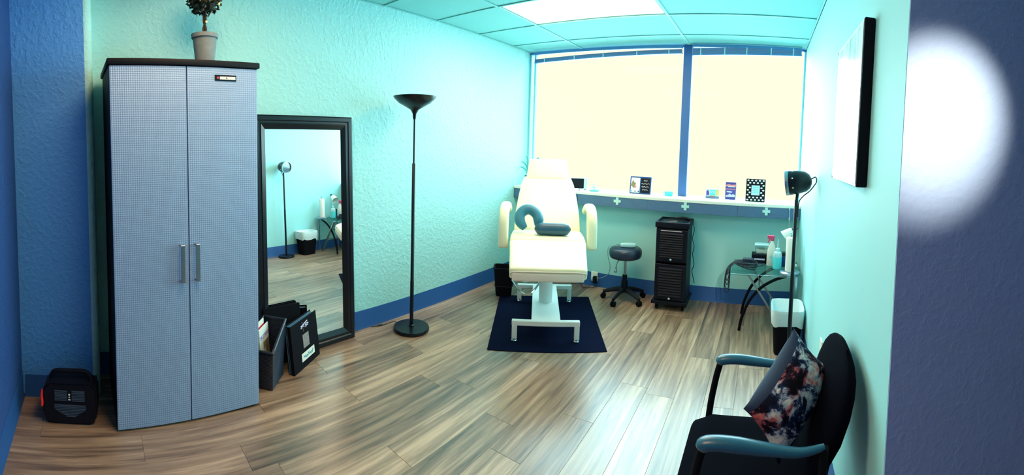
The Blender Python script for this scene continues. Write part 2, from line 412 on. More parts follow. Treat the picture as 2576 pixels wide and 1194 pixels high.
# end of the right wall, seen from the entry
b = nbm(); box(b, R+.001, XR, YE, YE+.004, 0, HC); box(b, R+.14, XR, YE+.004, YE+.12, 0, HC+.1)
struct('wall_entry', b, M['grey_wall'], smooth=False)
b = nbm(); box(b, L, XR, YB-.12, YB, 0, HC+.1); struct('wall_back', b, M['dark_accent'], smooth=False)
b = nbm(); box(b, XR, XR+.12, YB-.12, YE+.12, 0, HC+.1); struct('wall_hall', b, M['wall_smooth'], smooth=False)
# rounded pilaster left of the cabinet
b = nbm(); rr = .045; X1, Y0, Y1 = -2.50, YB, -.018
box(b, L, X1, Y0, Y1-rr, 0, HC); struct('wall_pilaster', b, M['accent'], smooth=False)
b = nbm(); prism(b, [(L, Y1-rr), (X1, Y1-rr)]+[(X1-rr+rr*math.cos(k*math.pi/16), Y1-rr+rr*math.sin(k*math.pi/16)) for k in range(1, 9)]+[(L, Y1)], 0, HC, 'z'); struct('trim_4', b, M['wall'], angle=.5)  # rounded corner kept paler than the face to paint its lit strip

# baseboards: cove vinyl with a small toe
def baseboard(name, p0, p1, nrm, h=.148):
    p0, p1, nrm = Vector((*p0, 0)), Vector((*p1, 0)), Vector((*nrm, 0)); bb = nbm()
    prof = [(0, 0), (.016, 0), (.014, .006), (.006, .016), (.0045, h-.004), (.002, h), (0, h)]
    ring_bridge(bb, [[p+nrm*d+Vector((0, 0, z+.0005)) for d, z in prof] for p in (p0, p1)])
    return struct(name, bb, M['base'], angle=.9)
baseboard('baseboard_left', (L, -.02), (L, DWALL), (1, 0))
baseboard('baseboard_far', (L+.02, DWALL), (R-.02, DWALL), (0, -1))
baseboard('baseboard_right', (R, YE), (R, DWALL), (-1, 0))
baseboard('baseboard_back', (X1, YB), (XR, YB), (0, 1))
baseboard('baseboard_pilaster', (X1, Y0+.02), (X1, Y1-.02), (1, 0), .13)
baseboard('baseboard_entry', (R+.02, YE), (XR, YE), (0, -1))

# ceiling: grid and lay-in tiles
b = nbm(); box(b, L, XR, YB, DWIN, HC+.06, HC+.12); ceiling = struct('ceiling', b, M['slab'], smooth=False)
xs = [L] + [-2.0616+1.22*k for k in range(0, 4)] + [XR]; xs = [v for v in xs if v <= XR+1e-6]
ys = [YB] + [2.1766+.61*k for k in range(-4, 4)] + [DWIN]
LIT = {(-2.0616, 2.1766+.61): 1, (-2.0616, 2.1766-.61*3): 1}
b = nbm()
for v in xs[1:-1]: rbox(v-.012, v+.012, YB, DWIN if v < R+.02 else YE, HC-.002, HC+.004, .001, 1, b)
for v in ys[1:-1]:
    rbox(L, R if v > YE else XR, v-.012, v+.012, HC-.0015, HC+.0045, .001, 1, b)
rbox(L, L+.018, YB, DWIN, HC-.002, HC+.004, .001, 1, b); rbox(R-.018, R, YE, DWIN, HC-.002, HC+.004, .001, 1, b)
put('ceiling_grid', b, M['tbar'], ceiling, smooth=False)
lights_at = []
for ix in range(len(xs)-1):
    for iy in range(len(ys)-1):
        xa, xb, ya, yb = xs[ix], xs[ix+1], ys[iy], ys[iy+1]
        if xb-xa < .03 or yb-ya < .03 or (ya > YE-.2 and xa > R-.02): continue
        if ya > YE-.2 and xb > R: xb = R
        if any(abs(xa-k[0]) < .01 and abs(ya-k[1]) < .01 for k in LIT): lights_at.append((xa, xb, ya, yb)); continue
        bb = rbox(xa+.004, xb-.004, ya+.004, yb-.004, HC+.0055, HC+.02, .002)
        put('ceiling_tile', bb, M['tile'], ceiling, smooth=False)
for k, (xa, xb, ya, yb) in enumerate(lights_at):
    lab = ['lit fluorescent ceiling panel above the cabinet, out in front of it', 'glowing rectangular ceiling light panel near the window'][0 if ya < 1.5 else 1]
    t = thing('ceiling_light', lab, 'ceiling light', ((xa+xb)/2, (ya+yb)/2, HC+.006))
    hx, hy = (xb-xa)/2-.006, (yb-ya)/2-.006
    b = nbm()
    for (u0, u1, v0, v1) in ((-hx, hx, -hy, -hy+.02), (-hx, hx, hy-.02, hy), (-hx, -hx+.02, -hy+.02, hy-.02), (hx-.02, hx, -hy+.02, hy-.02)):
        rbox(u0, u1, v0, v1, 0, .03, .002, 1, b)
    put('light_frame', b, M['tbar'], t, smooth=False)
    b = nbm(); box(b, -hx+.021, hx-.021, -hy+.021, hy-.021, .006, .012); put('diffuser', b, M['troffer'], t, smooth=False)

# window: two panes, mullion, jambs, sill and fascia
MX0, MX1 = -.895, -.805
def window(name, x0, x1, strips):
    t = bpy.data.objects.new(name, None); COL.objects.link(t); t['kind'] = 'structure'; t.location = (0, DWIN, ZS)
    h = HC-ZS
    bb = nbm(); box(bb, x0, x1, .02, .026, .0, h-.02); put('pane', bb, M['pane'], t, smooth=False)
    for (u0, u1) in strips: put('jamb', rbox(u0, u1, -.03, .018, .002, h-.02, .003), M['jamb'], t, smooth=False)
    put('head_rail', rbox(x0, x1, -.03, .03, h-.02, h, .003), M['mullion'], t, smooth=False)
    return t
window('window_1', L, MX0, [(L, L+.022), (L+.062, L+.086)])
window('window_2', MX1, R, [(R-.02, R)])
struct('trim_1', rbox(MX0, MX1, DWIN-.045, DWIN+.05, ZS, HC, .004), M['mullion'], smooth=False)
b = rbox(L, R, DFAS-.004, DWIN+.1, ZS-.03, ZS, .003); struct('trim_2', b, M['sillwhite'], smooth=False)
t = bpy.data.objects.new('trim_3', None); COL.objects.link(t); t['kind'] = 'structure'; t.location = (0, DFAS, ZFB)
for (u0, u1) in ((L+.002, -1.15), (-1.149, -.242), (-.240, R-.002)):
    put('board', rbox(u0, u1, 0, .028, 0, ZS-.03-ZFB, .002), M['fascia'], t, smooth=False)

# ------------------------------------------------------------------ storage cabinet
CX, CY0, CY1, CZ = -2.17, .044, .852, 1.925
t = thing('storage_cabinet', 'tall two door silver grey cabinet with black top and sides', 'cabinet', (CX-.021, (CY0+CY1)/2+.024, 0), math.radians(3))
w2 = (CY1-CY0)/2
b = nbm(); box(b, -.50, -.02, -w2, -w2+.018, .0, CZ); box(b, -.50, -.02, w2-.018, w2, .0, CZ); box(b, -.50, -.488, -w2+.018, w2-.018, 0, CZ); box(b, -.488, -.02, -w2+.018, w2-.018, .03, .05); box(b, -.06, -.03, -w2+.018, w2-.018, 0, .03); box(b, -.488, -.02, -w2+.018, w2-.018, CZ-.02, CZ)
put('body', b, M['cab'], t, smooth=False)
put('top_panel', rbox(-.505, .012, -w2-.012, w2+.012, CZ, CZ+.032, .006, 2), M['cab'], t)
for sgn, (y0, y1) in ((-1, (-w2+.001, -.0025)), (1, (.0025, w2-.001))):
    d = put('door', rbox(-.02, 0, y0, y1, .012, CZ-.004, .002), M['tread'], t, smooth=False)
    yh = sgn*.042; z0, z1 = .785, .985
    b = nbm(); rbox(.026, .034, yh-.011, yh+.011, z0, z1, .0015, 1, b); rbox(0, .028, yh-.011, yh+.011, z0, z0+.008, .001, 1, b); rbox(0, .028, yh-.011, yh+.011, z1-.008, z1, .001, 1, b)
    hd = put('handle', b, M['steel'], d, smooth=False); hd['label'] = 'square brushed steel bar handle'
    if sgn > 0:
        bd = put('badge', rbox(0, .004, .155, .278, 1.850, 1.882, .0015), M['blackm'], d, smooth=False); bd['label'] = 'black name plate with red dot and pale strip'
# badge details are sub-sub pieces: kept on the cabinet itself
b = nbm(); box(b, .004, .0046, .183, .272, 1.858, 1.873); put('badge_strip', b, M['paper'], t, smooth=False)
b = nbm(); lathe(b, [(.006, 0), (.006, .0008)], 14, T(.004, .172, 1.866) @ RY(90)); put('badge_dot', b, M['red'], t)
b = nbm(); lathe(b, [(.0045, 0), (.0045, .0004)], 10, T(.0046, .222, 1.8655) @ RY(90)); put('badge_mark', b, M['grille'], t)

# topiary on the cabinet
t = thing('topiary', 'small round topiary tree with fairy lights in a grey clay pot on the cabinet', 'plant', (-2.43, .635, CZ+.032))
b = nbm(); lathe(b, [(.050, 0), (.054, .004), (.070, .165), (.078, .168), (.080, .190), (.070, .192), (.066, .175), (.001, .172)], 28); put('pot', b, M['pot'], t)
b = nbm(); tube(b, smooth_pts([(-.006, -.004, .17), (.004, .006, .22), (-.004, -.002, .27), (0, 0, .34)]), .008, 7); tube(b, smooth_pts([(.008, .006, .17), (-.004, -.006, .22), (.006, .006, .27), (0, 0, .34)]), .007, 7); put('stem', b, M['bark'], t)
b = nbm(); BC = Vector((0, 0, .405))
bmesh.ops.create_icosphere(b, subdivisions=2, radius=.085, matrix=T(*BC))
for k in range(620):
    d = Vector((random.gauss(0, 1), random.gauss(0, 1), random.gauss(0, 1))).normalized(); p = BC+d*random.uniform(.078, .108)
    u = d.orthogonal().normalized(); u.rotate(Matrix.Rotation(random.uniform(0, 6.28), 3, d)); v = d.cross(u); n_ = (u*.5+d*.9).normalized()
    s_ = random.uniform(.010, .017)
    q = [p-v*s_*.6, p+n_*s_+u*s_*.3, p+v*s_*.6, p-n_*s_*.6]
    b.faces.new([b.verts.new(w_) for w_ in q])
fo = put('foliage', b, M['leaf'], t, smooth=False, recalc=False); fo['kind'] = 'stuff'
for d in ((.85, -.45, -.42), (.95, .10, -.40), (.80, -.62, .05), (.9, .45, -.1), (.75, -.1, .65), (.6, .7, -.5)):
    b = nbm(); bmesh.ops.create_icosphere(b, subdivisions=1, radius=.006, matrix=T(*(BC+Vector(d).normalized()*.108))); put('fairy_bulb', b, M['bulb'], t)
b = nbm(); bmesh.ops.create_icosphere(b, subdivisions=1, radius=.006, matrix=T(.012, .008, .262)); put('fairy_bulb', b, M['bulb'], t)

# portable speaker on the floor
t = thing('portable_speaker', 'black portable speaker with grey slatted grilles and red side light', 'speaker', (-2.27, -.185, 0), math.radians(-4))
b = nbm(); poly = [(-.13, .0), (.12, .0), (.15, .05), (.15, .19), (.11, .225), (-.12, .225), (-.15, .19), (-.15, .05)]
prism(b, poly, -.10, .03, 'x'); bmesh.ops.bevel(b, geom=b.edges[:], offset=.010, segments=2, affect='EDGES'); put('body', b, M['black'], t)
b = nbm(); tube(b, smooth_pts([(-.035, -.11, .215), (-.035, -.09, .262), (-.035, 0, .268), (-.035, .09, .262), (-.035, .11, .215)]), .013, 8); put('carry_handle', b, M['black'], t)
def grille(poly_rows, name):
    g = nbm()
    for (y0, y1, z) in poly_rows: box(g, .030, .034, y0, y1, z, z+.0048)
    return put(name, g, M['grille'], t, smooth=False)
grille([(-.082, -.014, .135+k*.0085) for k in range(7)], 'grille'); grille([(.012, .082, .135+k*.0085) for k in range(7)], 'grille')
grille([(-.084+max(0, (.085-z_)*1.7), .088-max(0, (.085-z_)*1.5), z_) for z_ in [.048+k*.0085 for k in range(8)]], 'grille')
for z_, r_ in ((.171, .0055), (.157, .004)):
    b = nbm(); lathe(b, [(r_, 0), (r_, .001)], 12, T(.0335, -.001, z_) @ RY(90)); put('control_button', b, M['white'], t)
b = nbm(); box(b, .0335, .0345, -.007, .006, .140, .146); put('control_button', b, M['white'], t)
b = nbm(); tube(b, smooth_pts([(.015, -.152, .18), (.02, -.156, .15), (.028, -.152, .12), (.02, -.156, .09)]), [.006]*15+[.004], 8); put('side_light', b, M['redlamp'], t)

# ------------------------------------------------------------------ leaning mirror
t = thing('floor_mirror', 'tall black framed mirror leaning against the textured wall', 'mirror', (-2.628, 1.4375, 0), math.radians(2.4))
lean = math.degrees(math.atan2(.062, 1.70)); ML = RY(-lean)
hw, H, fwid = .4125, 1.706, .098
prof = [(0, -.032), (0, -.006), (.010, 0), (.035, 0), (.042, -.006), (.055, -.006), (.062, -.003), (fwid, -.020), (fwid, -.032)]
rings = []
for (sy, z0, sz) in ((-1, 0, 1), (1, 0, 1), (1, H, -1), (-1, H, -1)):
    rings.append([ML @ Vector((d-.0, sy*(hw-i_), z0+sz*i_)) for i_, d in prof])
for k, nm in enumerate(('bottom', 'right', 'top', 'left')):
    b = nbm(); ring_bridge(b, [rings[k], rings[(k+1) % 4]]); put('frame_rail', b, M['blackm'], t, angle=.3)
b = nbm(); box(b, -.030, -.0215, -hw+fwid-.005, hw-fwid+.005, fwid-.005, H-fwid+.005, ML); put('mirror_glass', b, M['mirror'], t, smooth=False)

# ------------------------------------------------------------------ torchiere
t = thing('floor_lamp', 'black torchiere floor lamp with shallow bowl shade by the textured wall', 'lamp', (-2.483, 2.289, 0))
b = nbm(); lathe(b, [(.143, 0), (.145, .004), (.145, .022), (.141, .028), (.03, .030), (.001, .030)], 40); put('base', b, M['blackm'], t)
b = nbm(); lathe(b, [(.024, .030), (.022, .040), (.014, .046), (.001, .046)], 18); put('collar', b, M['blackm'], t)
b = nbm(); lathe(b, [(.0155, .03), (.0155, .40), (.014, .402), (.014, 1.348), (.011, 1.352)], 16); put('pole', b, M['blackm'], t)
b = nbm(); lathe(b, [(.007, 1.34), (.007, 1.72)], 12); put('pole', b, M['blackm'], t)
b = nbm(); lathe(b, [(.010, 1.70), (.013, 1.715), (.016, 1.745), (.032, 1.775), (.075, 1.800), (.125, 1.828), (.160, 1.862), (.170, 1.880), (.167, 1.882), (.150, 1.862), (.10, 1.832), (.03, 1.80), (.001, 1.795)], 40); put('bowl_shade', b, M['blackm'], t)
b = nbm(); tube(b, smooth_pts([(-.14, -.02, .006), (-.165, -.04, .02), (-.19, -.08, .012), (-.205, -.15, .006), (-.235, -.23, .004)]), .0035, 6); cord_ = put('power_cord', b, M['cord'], t)
b = nbm(); tube(b, [(-.205, -.14, .006), (-.215, -.175, .006)], .008, 8); put('cord_switch', b, M['cord'], t)

# ------------------------------------------------------------------ magazine basket, magazines, albums
ang = math.atan2(-.71, -.70)     # local x along the short front side
BXc = Vector((-2.290, .997, 0)); e1 = Vector((-.70, -.714, 0)); e2 = Vector((-.714, .70, 0)); BW, BD = .150, .222
bc = BXc+e1*BW/2+e2*BD/2
t = thing('wicker_basket', 'black woven wicker magazine basket between cabinet and mirror', 'basket', bc)
def bp(u, v, z):     # u across (0..BW from the visible corner), v deep
    k = .86+.14*z/.30
    return e1*((u-BW/2)*k)+e2*((v-BD/2)*k)+Vector((0, 0, z))
def loop(z_of_v, off, n=14):
    pts = []
    for (u0, v0, u1, v1) in ((0, 0, BW, 0), (BW, 0, BW, BD), (BW, BD, 0, BD), (0, BD, 0, 0)):
        for k in range(n):
            f = k/n; u, v = u0+(u1-u0)*f, v0+(v1-v0)*f; q = bp(u, v, z_of_v(v))
            c0 = Vector((0, 0, q.z)); d = (q-c0).normalized(); pts.append(q+d*off*math.sin((k+off*0)*math.pi+(0 if int(z_of_v(0)*1000) % 2 else math.pi)))
    return pts
b = nbm(); ROWS = 26
for r_ in range(ROWS):
    f = (r_+.5)/ROWS
    pts = loop(lambda v, f=f: .008+f*(.232+.125*(v/BD)), .0028 if r_ % 2 else -.0028)
    tube(b, pts, .0058, 5, True)
wv = put('weave', b, M['wicker'], t); wv['kind'] = 'stuff'
for (u, v) in [(BW*k/5, 0) for k in range(6)]+[(BW*k/5, BD) for k in range(6)]+[(0, BD*k/7) for k in range(1, 7)]+[(BW, BD*k/7) for k in range(1, 7)]:
    b = nbm(); tube(b, [bp(u, v, .004), bp(u, v, .236+.125*(v/BD))], .0042, 5); put('stake', b, M['wicker'], t)
b = nbm(); tube(b, loop(lambda v: .240+.125*(v/BD), 0), .0095, 7, True); put('rim', b, M['wicker'], t)
b = nbm(); q = [bp(0, 0, .006), bp(BW, 0, .006), bp(BW, BD, .006), bp(0, BD, .006)]; ring_bridge(b, [q, [v_+Vector((0, 0, .006)) for v_ in q]]); put('bottom', b, M['wicker'], t, smooth=False)
MB = Matrix(((e1.x, e2.x, 0, bc.x), (e1.y, e2.y, 0, bc.y), (0, 0, 1, 0), (0, 0, 0, 1)))
MAGROT = math.atan2(-.22, 1)
def magazine(label, u, v, tilt, h, word, size, inkm, pict):
    # stands along the long side of the basket, cover towards the room
    ti = thing('magazine', label, 'magazine', group='magazines in the wicker basket')
    ti.matrix_world = Matrix.Translation(bc+e1*u+e2*v+Vector((0, 0, .016))) @ Matrix(((e2.x, e1.x, 0, 0), (e2.y, e1.y, 0, 0), (0, 0, 1, 0), (0, 0, 0, 1))) @ RX(-tilt)
    put('pages', rbox(-.075, .075, .001, .007, 0, h, .0008), M['paper'], ti, smooth=False)
    put('cover', rbox(-.075, .075, -.0005, .001, 0, h, .0004), M['white'], ti, smooth=False)
    if pict:
        bb = nbm(); box(bb, -.02, .073, -.0012, -.0005, .03, h-.095); put('cover_picture', bb, M['gold'], ti, smooth=False)
        bb = nbm(); prism(bb, [(-.06, .03), (.0, .03), (.02, h-.17), (.005, h-.13), (-.02, h-.14), (-.03, h-.19)], -.0016, -.0012, 'y'); put('cover_figure', bb, M['cream_side'], ti, smooth=False)
    else:
        bb = nbm(); box(bb, -.075, .075, -.0010, -.0005, h-.085, h-.03); put('title_band', bb, inkm, ti, smooth=False)
    lettering(word, size, M['paper'] if not pict else inkm, ti, T(0.0, -.0014, h-.060) @ RX(90), 'title')
    return ti
magazine('magazine with purple tattoo title sticking out of the wicker basket', .012, .012, 4, .330, 'TATTOO', .037, M['purple'], True)
magazine('magazine with red title band at the back of the wicker basket', .038, -.010, 3, .360, 'TATTOOS', .032, M['red'], False)

def album(name, label, p0, p1, h, th, lean_, rear=False):
    p0, p1 = Vector((*p0, 0)), Vector((*p1, 0)); d = (p1-p0); wd = d.length; ex = d.normalized(); ey = Vector((-ex.y, ex.x, 0))
    ti = thing(name, label, 'album', (0, 0, 0))
    ti.matrix_world = Matrix.Translation(p0) @ Matrix(((ex.x, ey.x, 0, 0), (ex.y, ey.y, 0, 0), (0, 0, 1, 0), (0, 0, 0, 1))) @ RX(-lean_)
    return ti, wd
ti, wd = album('photo_album', 'open black photo album with photo and white label leaning by the mirror', (-2.392, 1.20), (-2.568, 1.487), .315, .05, 7)
put('front_cover', rbox(0, wd, 0, .004, .0, .318, .0015), M['matte'], ti, smooth=False)
for k in range(4):
    o = put('page', rbox(.004, wd-.012, -.0012, .0012, .006, .308, .0005), M['page'], ti, smooth=False)
    o.location = (-.004*k, .009+.009*k, .002*k)
o = put('back_cover', rbox(0, wd, 0, .004, 0, .318, .0015), M['matte'], ti, smooth=False); o.location = (0, .044, 0)
b = nbm(); box(b, -.003, 0.001, 0, .048, 0, .318); put('spine', b, M['matte'], ti, smooth=False)
b = nbm(); box(b, wd*.40, wd*.63, -.001, 0, .125, .215); put('cover_photo', b, M['photo'], ti, smooth=False)
b = nbm(); box(b, wd*.30, wd*.80, -.001, 0, .045, .098); put('cover_label', b, M['paper'], ti, smooth=False)
for k, (u0, v0, u1, v1) in enumerate(((.36, .262, .62, .292), (.42, .300, .44, .236), (.36, .276, .50, .262), (.52, .268, .66, .272), (.54, .254, .64, .262))):
    P = smooth_pts([(wd*u0, -.0008, v0), (wd*(u0*.6+u1*.4), -.0008, v0*.6+v1*.4+.006), (wd*u1, -.0008, v1)], 4); put('cover_emblem', tube(nbm(), P, .0042, 5, flat=.3), M['lilac'], ti)
P = [(wd*(.36+.38*j/24), -.0014, .070+.010*math.sin(j*1.7)+.004*math.sin(j*.6)) for j in range(25)]; put('label_script', tube(nbm(), P, .0032, 5, flat=.4), M['teal'], ti)
ti, wd = album('photo_album', 'closed black photo album behind the basket, propped on the mirror', (-2.575, 1.070), (-2.575, 1.350), .385, .03, 7)
put('front_cover', rbox(0, wd, 0, .004, 0, .385, .0015), M['matte'], ti, smooth=False)
put('page_block', rbox(.004, wd-.008, .004, .018, .006, .378, .001), M['page'], ti, smooth=False)
put('back_cover', rbox(0, wd, .018, .022, 0, .385, .0015), M['matte'], ti, smooth=False)

# ------------------------------------------------------------------ mat and treatment chair
MC = Vector((-1.745, 3.165, 0)); MR = 30.9
b = rbox(-.445, .445, -.565, .575, .0, .006, .002); o = put('floor_mat', b, M['rubber'], None, smooth=False)
o.location = MC; o.rotation_euler = (0, 0, math.radians(MR)); tag(o, 'black rectangular rubber mat under the white treatment chair', 'mat')
CHR = math.radians(30.46)
t = thing('treatment_chair', 'white padded treatment chair with reclined back on a black mat', 'chair', (-1.765, 3.185, .006), CHR)
def fr(y, nm='base_frame'):
    bb = nbm(); rbox(-.265, .262, y-.02, y+.02, .122, .162, .004, 1, bb); o_ = put(nm, bb, M['chairmetal'], t, smooth=False)
    for sx in (-.243, .240):
        put('leg', rbox(sx-.020, sx+.020, y-.0195, y+.0195, .018, .124, .003), M['chairmetal'], t, smooth=False)
        bb = nbm(); lathe(bb, [(.022, 0), (.024, .004), (.020, .010), (.010, .012), (.010, .02)], 16, T(sx, y, 0)); put('levelling_foot', bb, M['chrome'], t)
fr(-.42); fr(.42)
put('base_plate', rbox(-.115, .112, -.405, .405, .140, .158, .004), M['chairmetal'], t, smooth=False)
b = nbm(); lathe(b, [(.058, .155), (.058, .42), (.05, .425), (.05, .62)], 32); put('lift_column', b, M['chairmetal'], t)
b = nbm(); rbox(-.2, .2, -.30, .25, .60, .635, .006, 1, b); put('seat_plate', b, M['chairmetal'], t, smooth=False)
pts = [(-.06, -.10, .40), (-.16, -.22, .40), (-.265, -.30, .44), (-.262, -.335, .425), (-.20, -.40, .375), (-.13, -.42, .37), (-.06, -.25, .40), (-.04, -.12, .41)]
b = nbm(); tube(b, smooth_pts(pts), .008, 8); put('foot_lever', b, M['chrome'], t)
# cushions
b = nbm(); pad(b, [(-.60, .585, .285, .052), (-.50, .612, .292, .055), (-.34, .652, .302, .055), (-.20, .684, .315, .055)], e=7, endr=.022); o = put('leg_rest', b, M['cream'], t, angle=1.2)
b = nbm(); pts = [(-.264, -.610, .560), (-.255, -.630, .600), (0, -.634, .606), (.255, -.630, .600), (.264, -.610, .560)]; tube(b, smooth_pts(pts), .004, 6); put('piping', b, M['cream_side'], o)
put('leg_rest_front', rbox(-.262, .262, -.632, -.600, .530, .594, .012, 3), M['cream_side'], t)
b = nbm(); pad(b, [(-.165, .690, .315, .062), (0, .694, .318, .060), (.16, .692, .312, .058), (.30, .688, .300, .052)], e=6, endr=.03); put('seat', b, M['cream'], t, angle=1.2)
b = nbm(); pad(b, [(.20, .735, .300, .055), (.30, .84, .300, .062), (.42, .965, .285, .062), (.56, 1.10, .262, .056), (.62, 1.155, .240, .050)], e=5, endr=.03); put('backrest', b, M['cream'], t, angle=1.2)
b = nbm(); pad(b, [(.615, 1.17, .215, .050), (.67, 1.25, .205, .055), (.72, 1.33, .195, .048)], e=4, endr=.03); put('headrest', b, M['cream'], t, angle=1.2)
for sx in (-1, 1):
    path = [(.34, .90), (.20, .955), (.06, .968), (-.05, .945), (-.105, .88), (-.12, .78), (-.125, .665)]
    P = smooth_pts([(0, y_, z_) for y_, z_ in path], 4); rings = []
    b = nbm()
    pad(b, [(p.y, p.z, .042, .034) for p in P], n=20, e=3, endr=.02)
    o = put('armrest', b, M['cream'], t, angle=1.2, M=T(sx*.372, 0, 0))
    b = nbm(); rbox(sx*.372-.012, sx*.372+.012, -.02, .24, .64, .93, .008, 2, b); put('arm_bracket', b, M['cream_side'], t)
# cushions lying on the chair (own things)
Rc = RZ(30.46)
def onchair(p): return Rc @ Vector(p)+Vector((-1.765, 3.185, 0))
pts = [(-.195, -.02, .800), (-.238, .0, .850), (-.243, .03, .905), (-.205, .055, .945), (-.150, .06, .950), (-.098, .045, .915), (-.080, .02, .865), (-.085, .0, .815)]
P = smooth_pts(pts, 4); rad = [.046*min(1, .55+.45*math.sin(min(1, i_/5)*math.pi/2))*min(1, .55+.45*math.sin(min(1, (len(P)-1-i_)/5)*math.pi/2)) for i_ in range(len(P))]
o = put('face_cradle_cushion', tube(nbm(), [onchair(p) for p in P], rad, 16), M['bluevinyl'], None, angle=1.4)
tag(o, 'dark teal horseshoe shaped face cushion propped up on the treatment chair', 'cushion')
bb = nbm(); P = [(-.112+.306*k/12, -.068-.01*k/12, .812) for k in range(13)]
rad = [.052*math.sqrt(max(.06, 1-abs(2*min(max(k/12, 0), 1)-1)**8)) for k in range(13)]
o = put('bolster_cushion', tube(bb, [onchair(p) for p in P], rad, 18), M['navyvinyl'], None, angle=1.4)
tag(o, 'dark teal bolster cushion lying across the seat of the treatment chair', 'cushion')

# small black bin behind the chair
t = thing('waste_bin', 'small black bin beside the skirting behind the treatment chair', 'bin', (-2.40, 3.46, .006), math.radians(31))
b = nbm()
rings = [[Vector((x_, y_, z_)) for x_, y_ in superring(hw_, hd_, 24, 6)] for hw_, hd_, z_ in ((.075, .06, 0), (.078, .063, .006), (.10, .085, .27), (.107, .092, .272), (.107, .092, .285), (.094, .079, .284), (.074, .059, .01))]
ring_bridge(b, rings); put('bucket', b, M['matte'], t, angle=.8)
b = nbm(); rg = [Vector((x_*1.03, y_*1.03, .10)) for x_, y_ in superring(.087, .073, 24, 6)]; tube(b, rg, .004, 6, True); put('band', b, M['black'], t)

# ------------------------------------------------------------------ rolling stool with device
t = thing('rolling_stool', 'round black vinyl stool on five castors in front of the far wall', 'stool', (-1.312, 3.975, 0))
b = nbm(); lathe(b, [(.001, .428), (.13, .428), (.152, .436), (.162, .455), (.164, .490), (.158, .515), (.14, .530), (.08, .536), (.001, .537)], 40); put('seat', b, M['seatvinyl'], t, angle=1.2)
b = nbm(); lathe(b, [(.013, .24), (.013, .43)], 14); put('gas_lift', b, M['steel'], t)
b = nbm(); lathe(b, [(.030, .10), (.034, .115), (.032, .20), (.025, .205), (.024, .255), (.016, .258)], 20); put('column_cover', b, M['black'], t)
b = nbm(); tube(b, smooth_pts([(0, -.01, .415), (-.05, -.06, .405), (-.065, -.08, .36), (-.068, -.084, .315)]), [.005]*12+[.008]*4, 8); b2 = nbm(); lathe(b2, [(.002, -.03), (.014, -.024), (.016, -.006), (.010, .008), (.004, .012)], 12, T(-.068, -.084, .318)); merge(b, b2); put('height_lever', b, M['steel'], t)
for k in range(5):
    ang_ = math.radians(-100+72*k); dx, dy = math.cos(ang_), math.sin(ang_)
    b = nbm(); P = smooth_pts([(0, 0, .112), (.08*dx, .08*dy, .105), (.16*dx, .16*dy, .085), (.215*dx, .215*dy, .066)]); tube(b, P, [.030-.013*i_/(len(P)-1) for i_ in range(len(P))], 10, flat=.75); lg = put('leg', b, M['black'], t)
    b = nbm(); cx_, cy_ = .212*dx, .212*dy
    for s_ in (-1, 1):
        lathe(b, [(.001, -.009), (.022, -.009), (.026, -.006), (.026, .006), (.022, .009), (.001, .009)], 16, T(cx_-dy*.013*s_, cy_+dx*.013*s_, .026) @ RZ(math.degrees(ang_)) @ RX(90))
    lathe(b, [(.006, .03), (.006, .07)], 8, T(cx_, cy_, 0)); put('castor', b, M['matte'], lg)
t = thing('massage_device', 'pale blue handheld device lying on the round black stool', 'device', (-1.285, 3.965, .537), math.radians(18))
b = nbm(); pad(b, [(-.065, .020, .026, .018), (-.02, .022, .027, .020), (.03, .023, .026, .020), (.065, .024, .023, .017)], e=4, endr=.014); put('body', b, M['device'], t, M=RZ(-90) @ T(0, 0, 0), angle=1.2)
o = put('device_cord', tube(nbm(), smooth_pts([(-1.360, 3.945, .548), (-1.42, 3.93, .546), (-1.482, 3.94, .52), (-1.500, 3.98, .42), (-1.500, 4.05, .30), (-1.54, 4.12, .20), (-1.62, 4.17, .13), (-1.70, 4.185, .105)]), .0028, 6), M['greycord'])
tag(o, 'thin grey cord running from the handheld device on the stool to the wall socket', 'cord')

# wall socket with adapter, near the stool
t = thing('wall_socket', 'white socket box with black plug adapter low on the far wall', 'socket', (-1.735, DWALL-.001, .0))
put('plate', rbox(-.040, .034, -.030, -.006, .060, .160, .004, 2), M['white'], t)
put('adapter', rbox(-.004, .034, -.062, -.030, .045, .122, .004, 2), M['black'], t)
put('plug', rbox(-.034, -.010, -.048, -.030, .075, .115, .004, 2), M['device'], t)
o = put('floor_cable', tube(nbm(), smooth_pts([(-1.715, 4.19, .05), (-1.72, 4.16, .012), (-1.80, 4.12, .005), (-1.85, 4.14, .006), (-1.90, 4.20, .03), (-1.95, 4.19, .006), (-2.05, 4.17, .005), (-2.2, 4.12, .005)]), .0035, 6), M['cord'])
tag(o, 'dark cable trailing over the floor from the wall socket towards the treatment chair', 'cable')

# ------------------------------------------------------------------ rolling trolley
t = thing('rolling_trolley', 'tall black trolley with louvred doors on castors against the far wall', 'trolley', (-.835, 4.03, 0), math.radians(2.0))
W2, D2 = .150, .150
b = nbm(); box(b, -W2, -W2+.012, -D2+.004, D2, .092, .80); box(b, W2-.012, W2, -D2+.004, D2, .092, .80); box(b, -W2+.012, W2-.012, D2-.012, D2, .092, .80); box(b, -W2+.012, W2-.012, -D2+.02, D2-.012, .45, .462); box(b, -W2+.012, W2-.012, -D2+.02, D2-.012, .76, .80)
put('body', b, M['black'], t, smooth=False)
put('bottom_tray', rbox(-W2-.022, W2+.022, -D2-.025, D2+.01, .058, .092, .006, 2), M['black'], t)
b = nbm()
rbox(-W2-.012, W2+.012, -D2-.012, -D2+.010, .785, .838, .005, 2, b); rbox(-W2-.012, W2+.012, D2-.01, D2+.008, .785, .838, .005, 2, b); rbox(-W2-.012, -W2+.008, -D2, D2, .785, .838, .005, 2, b); rbox(W2-.008, W2+.012, -D2, D2, .785, .838, .005, 2, b)
put('top_rim', b, M['black'], t)
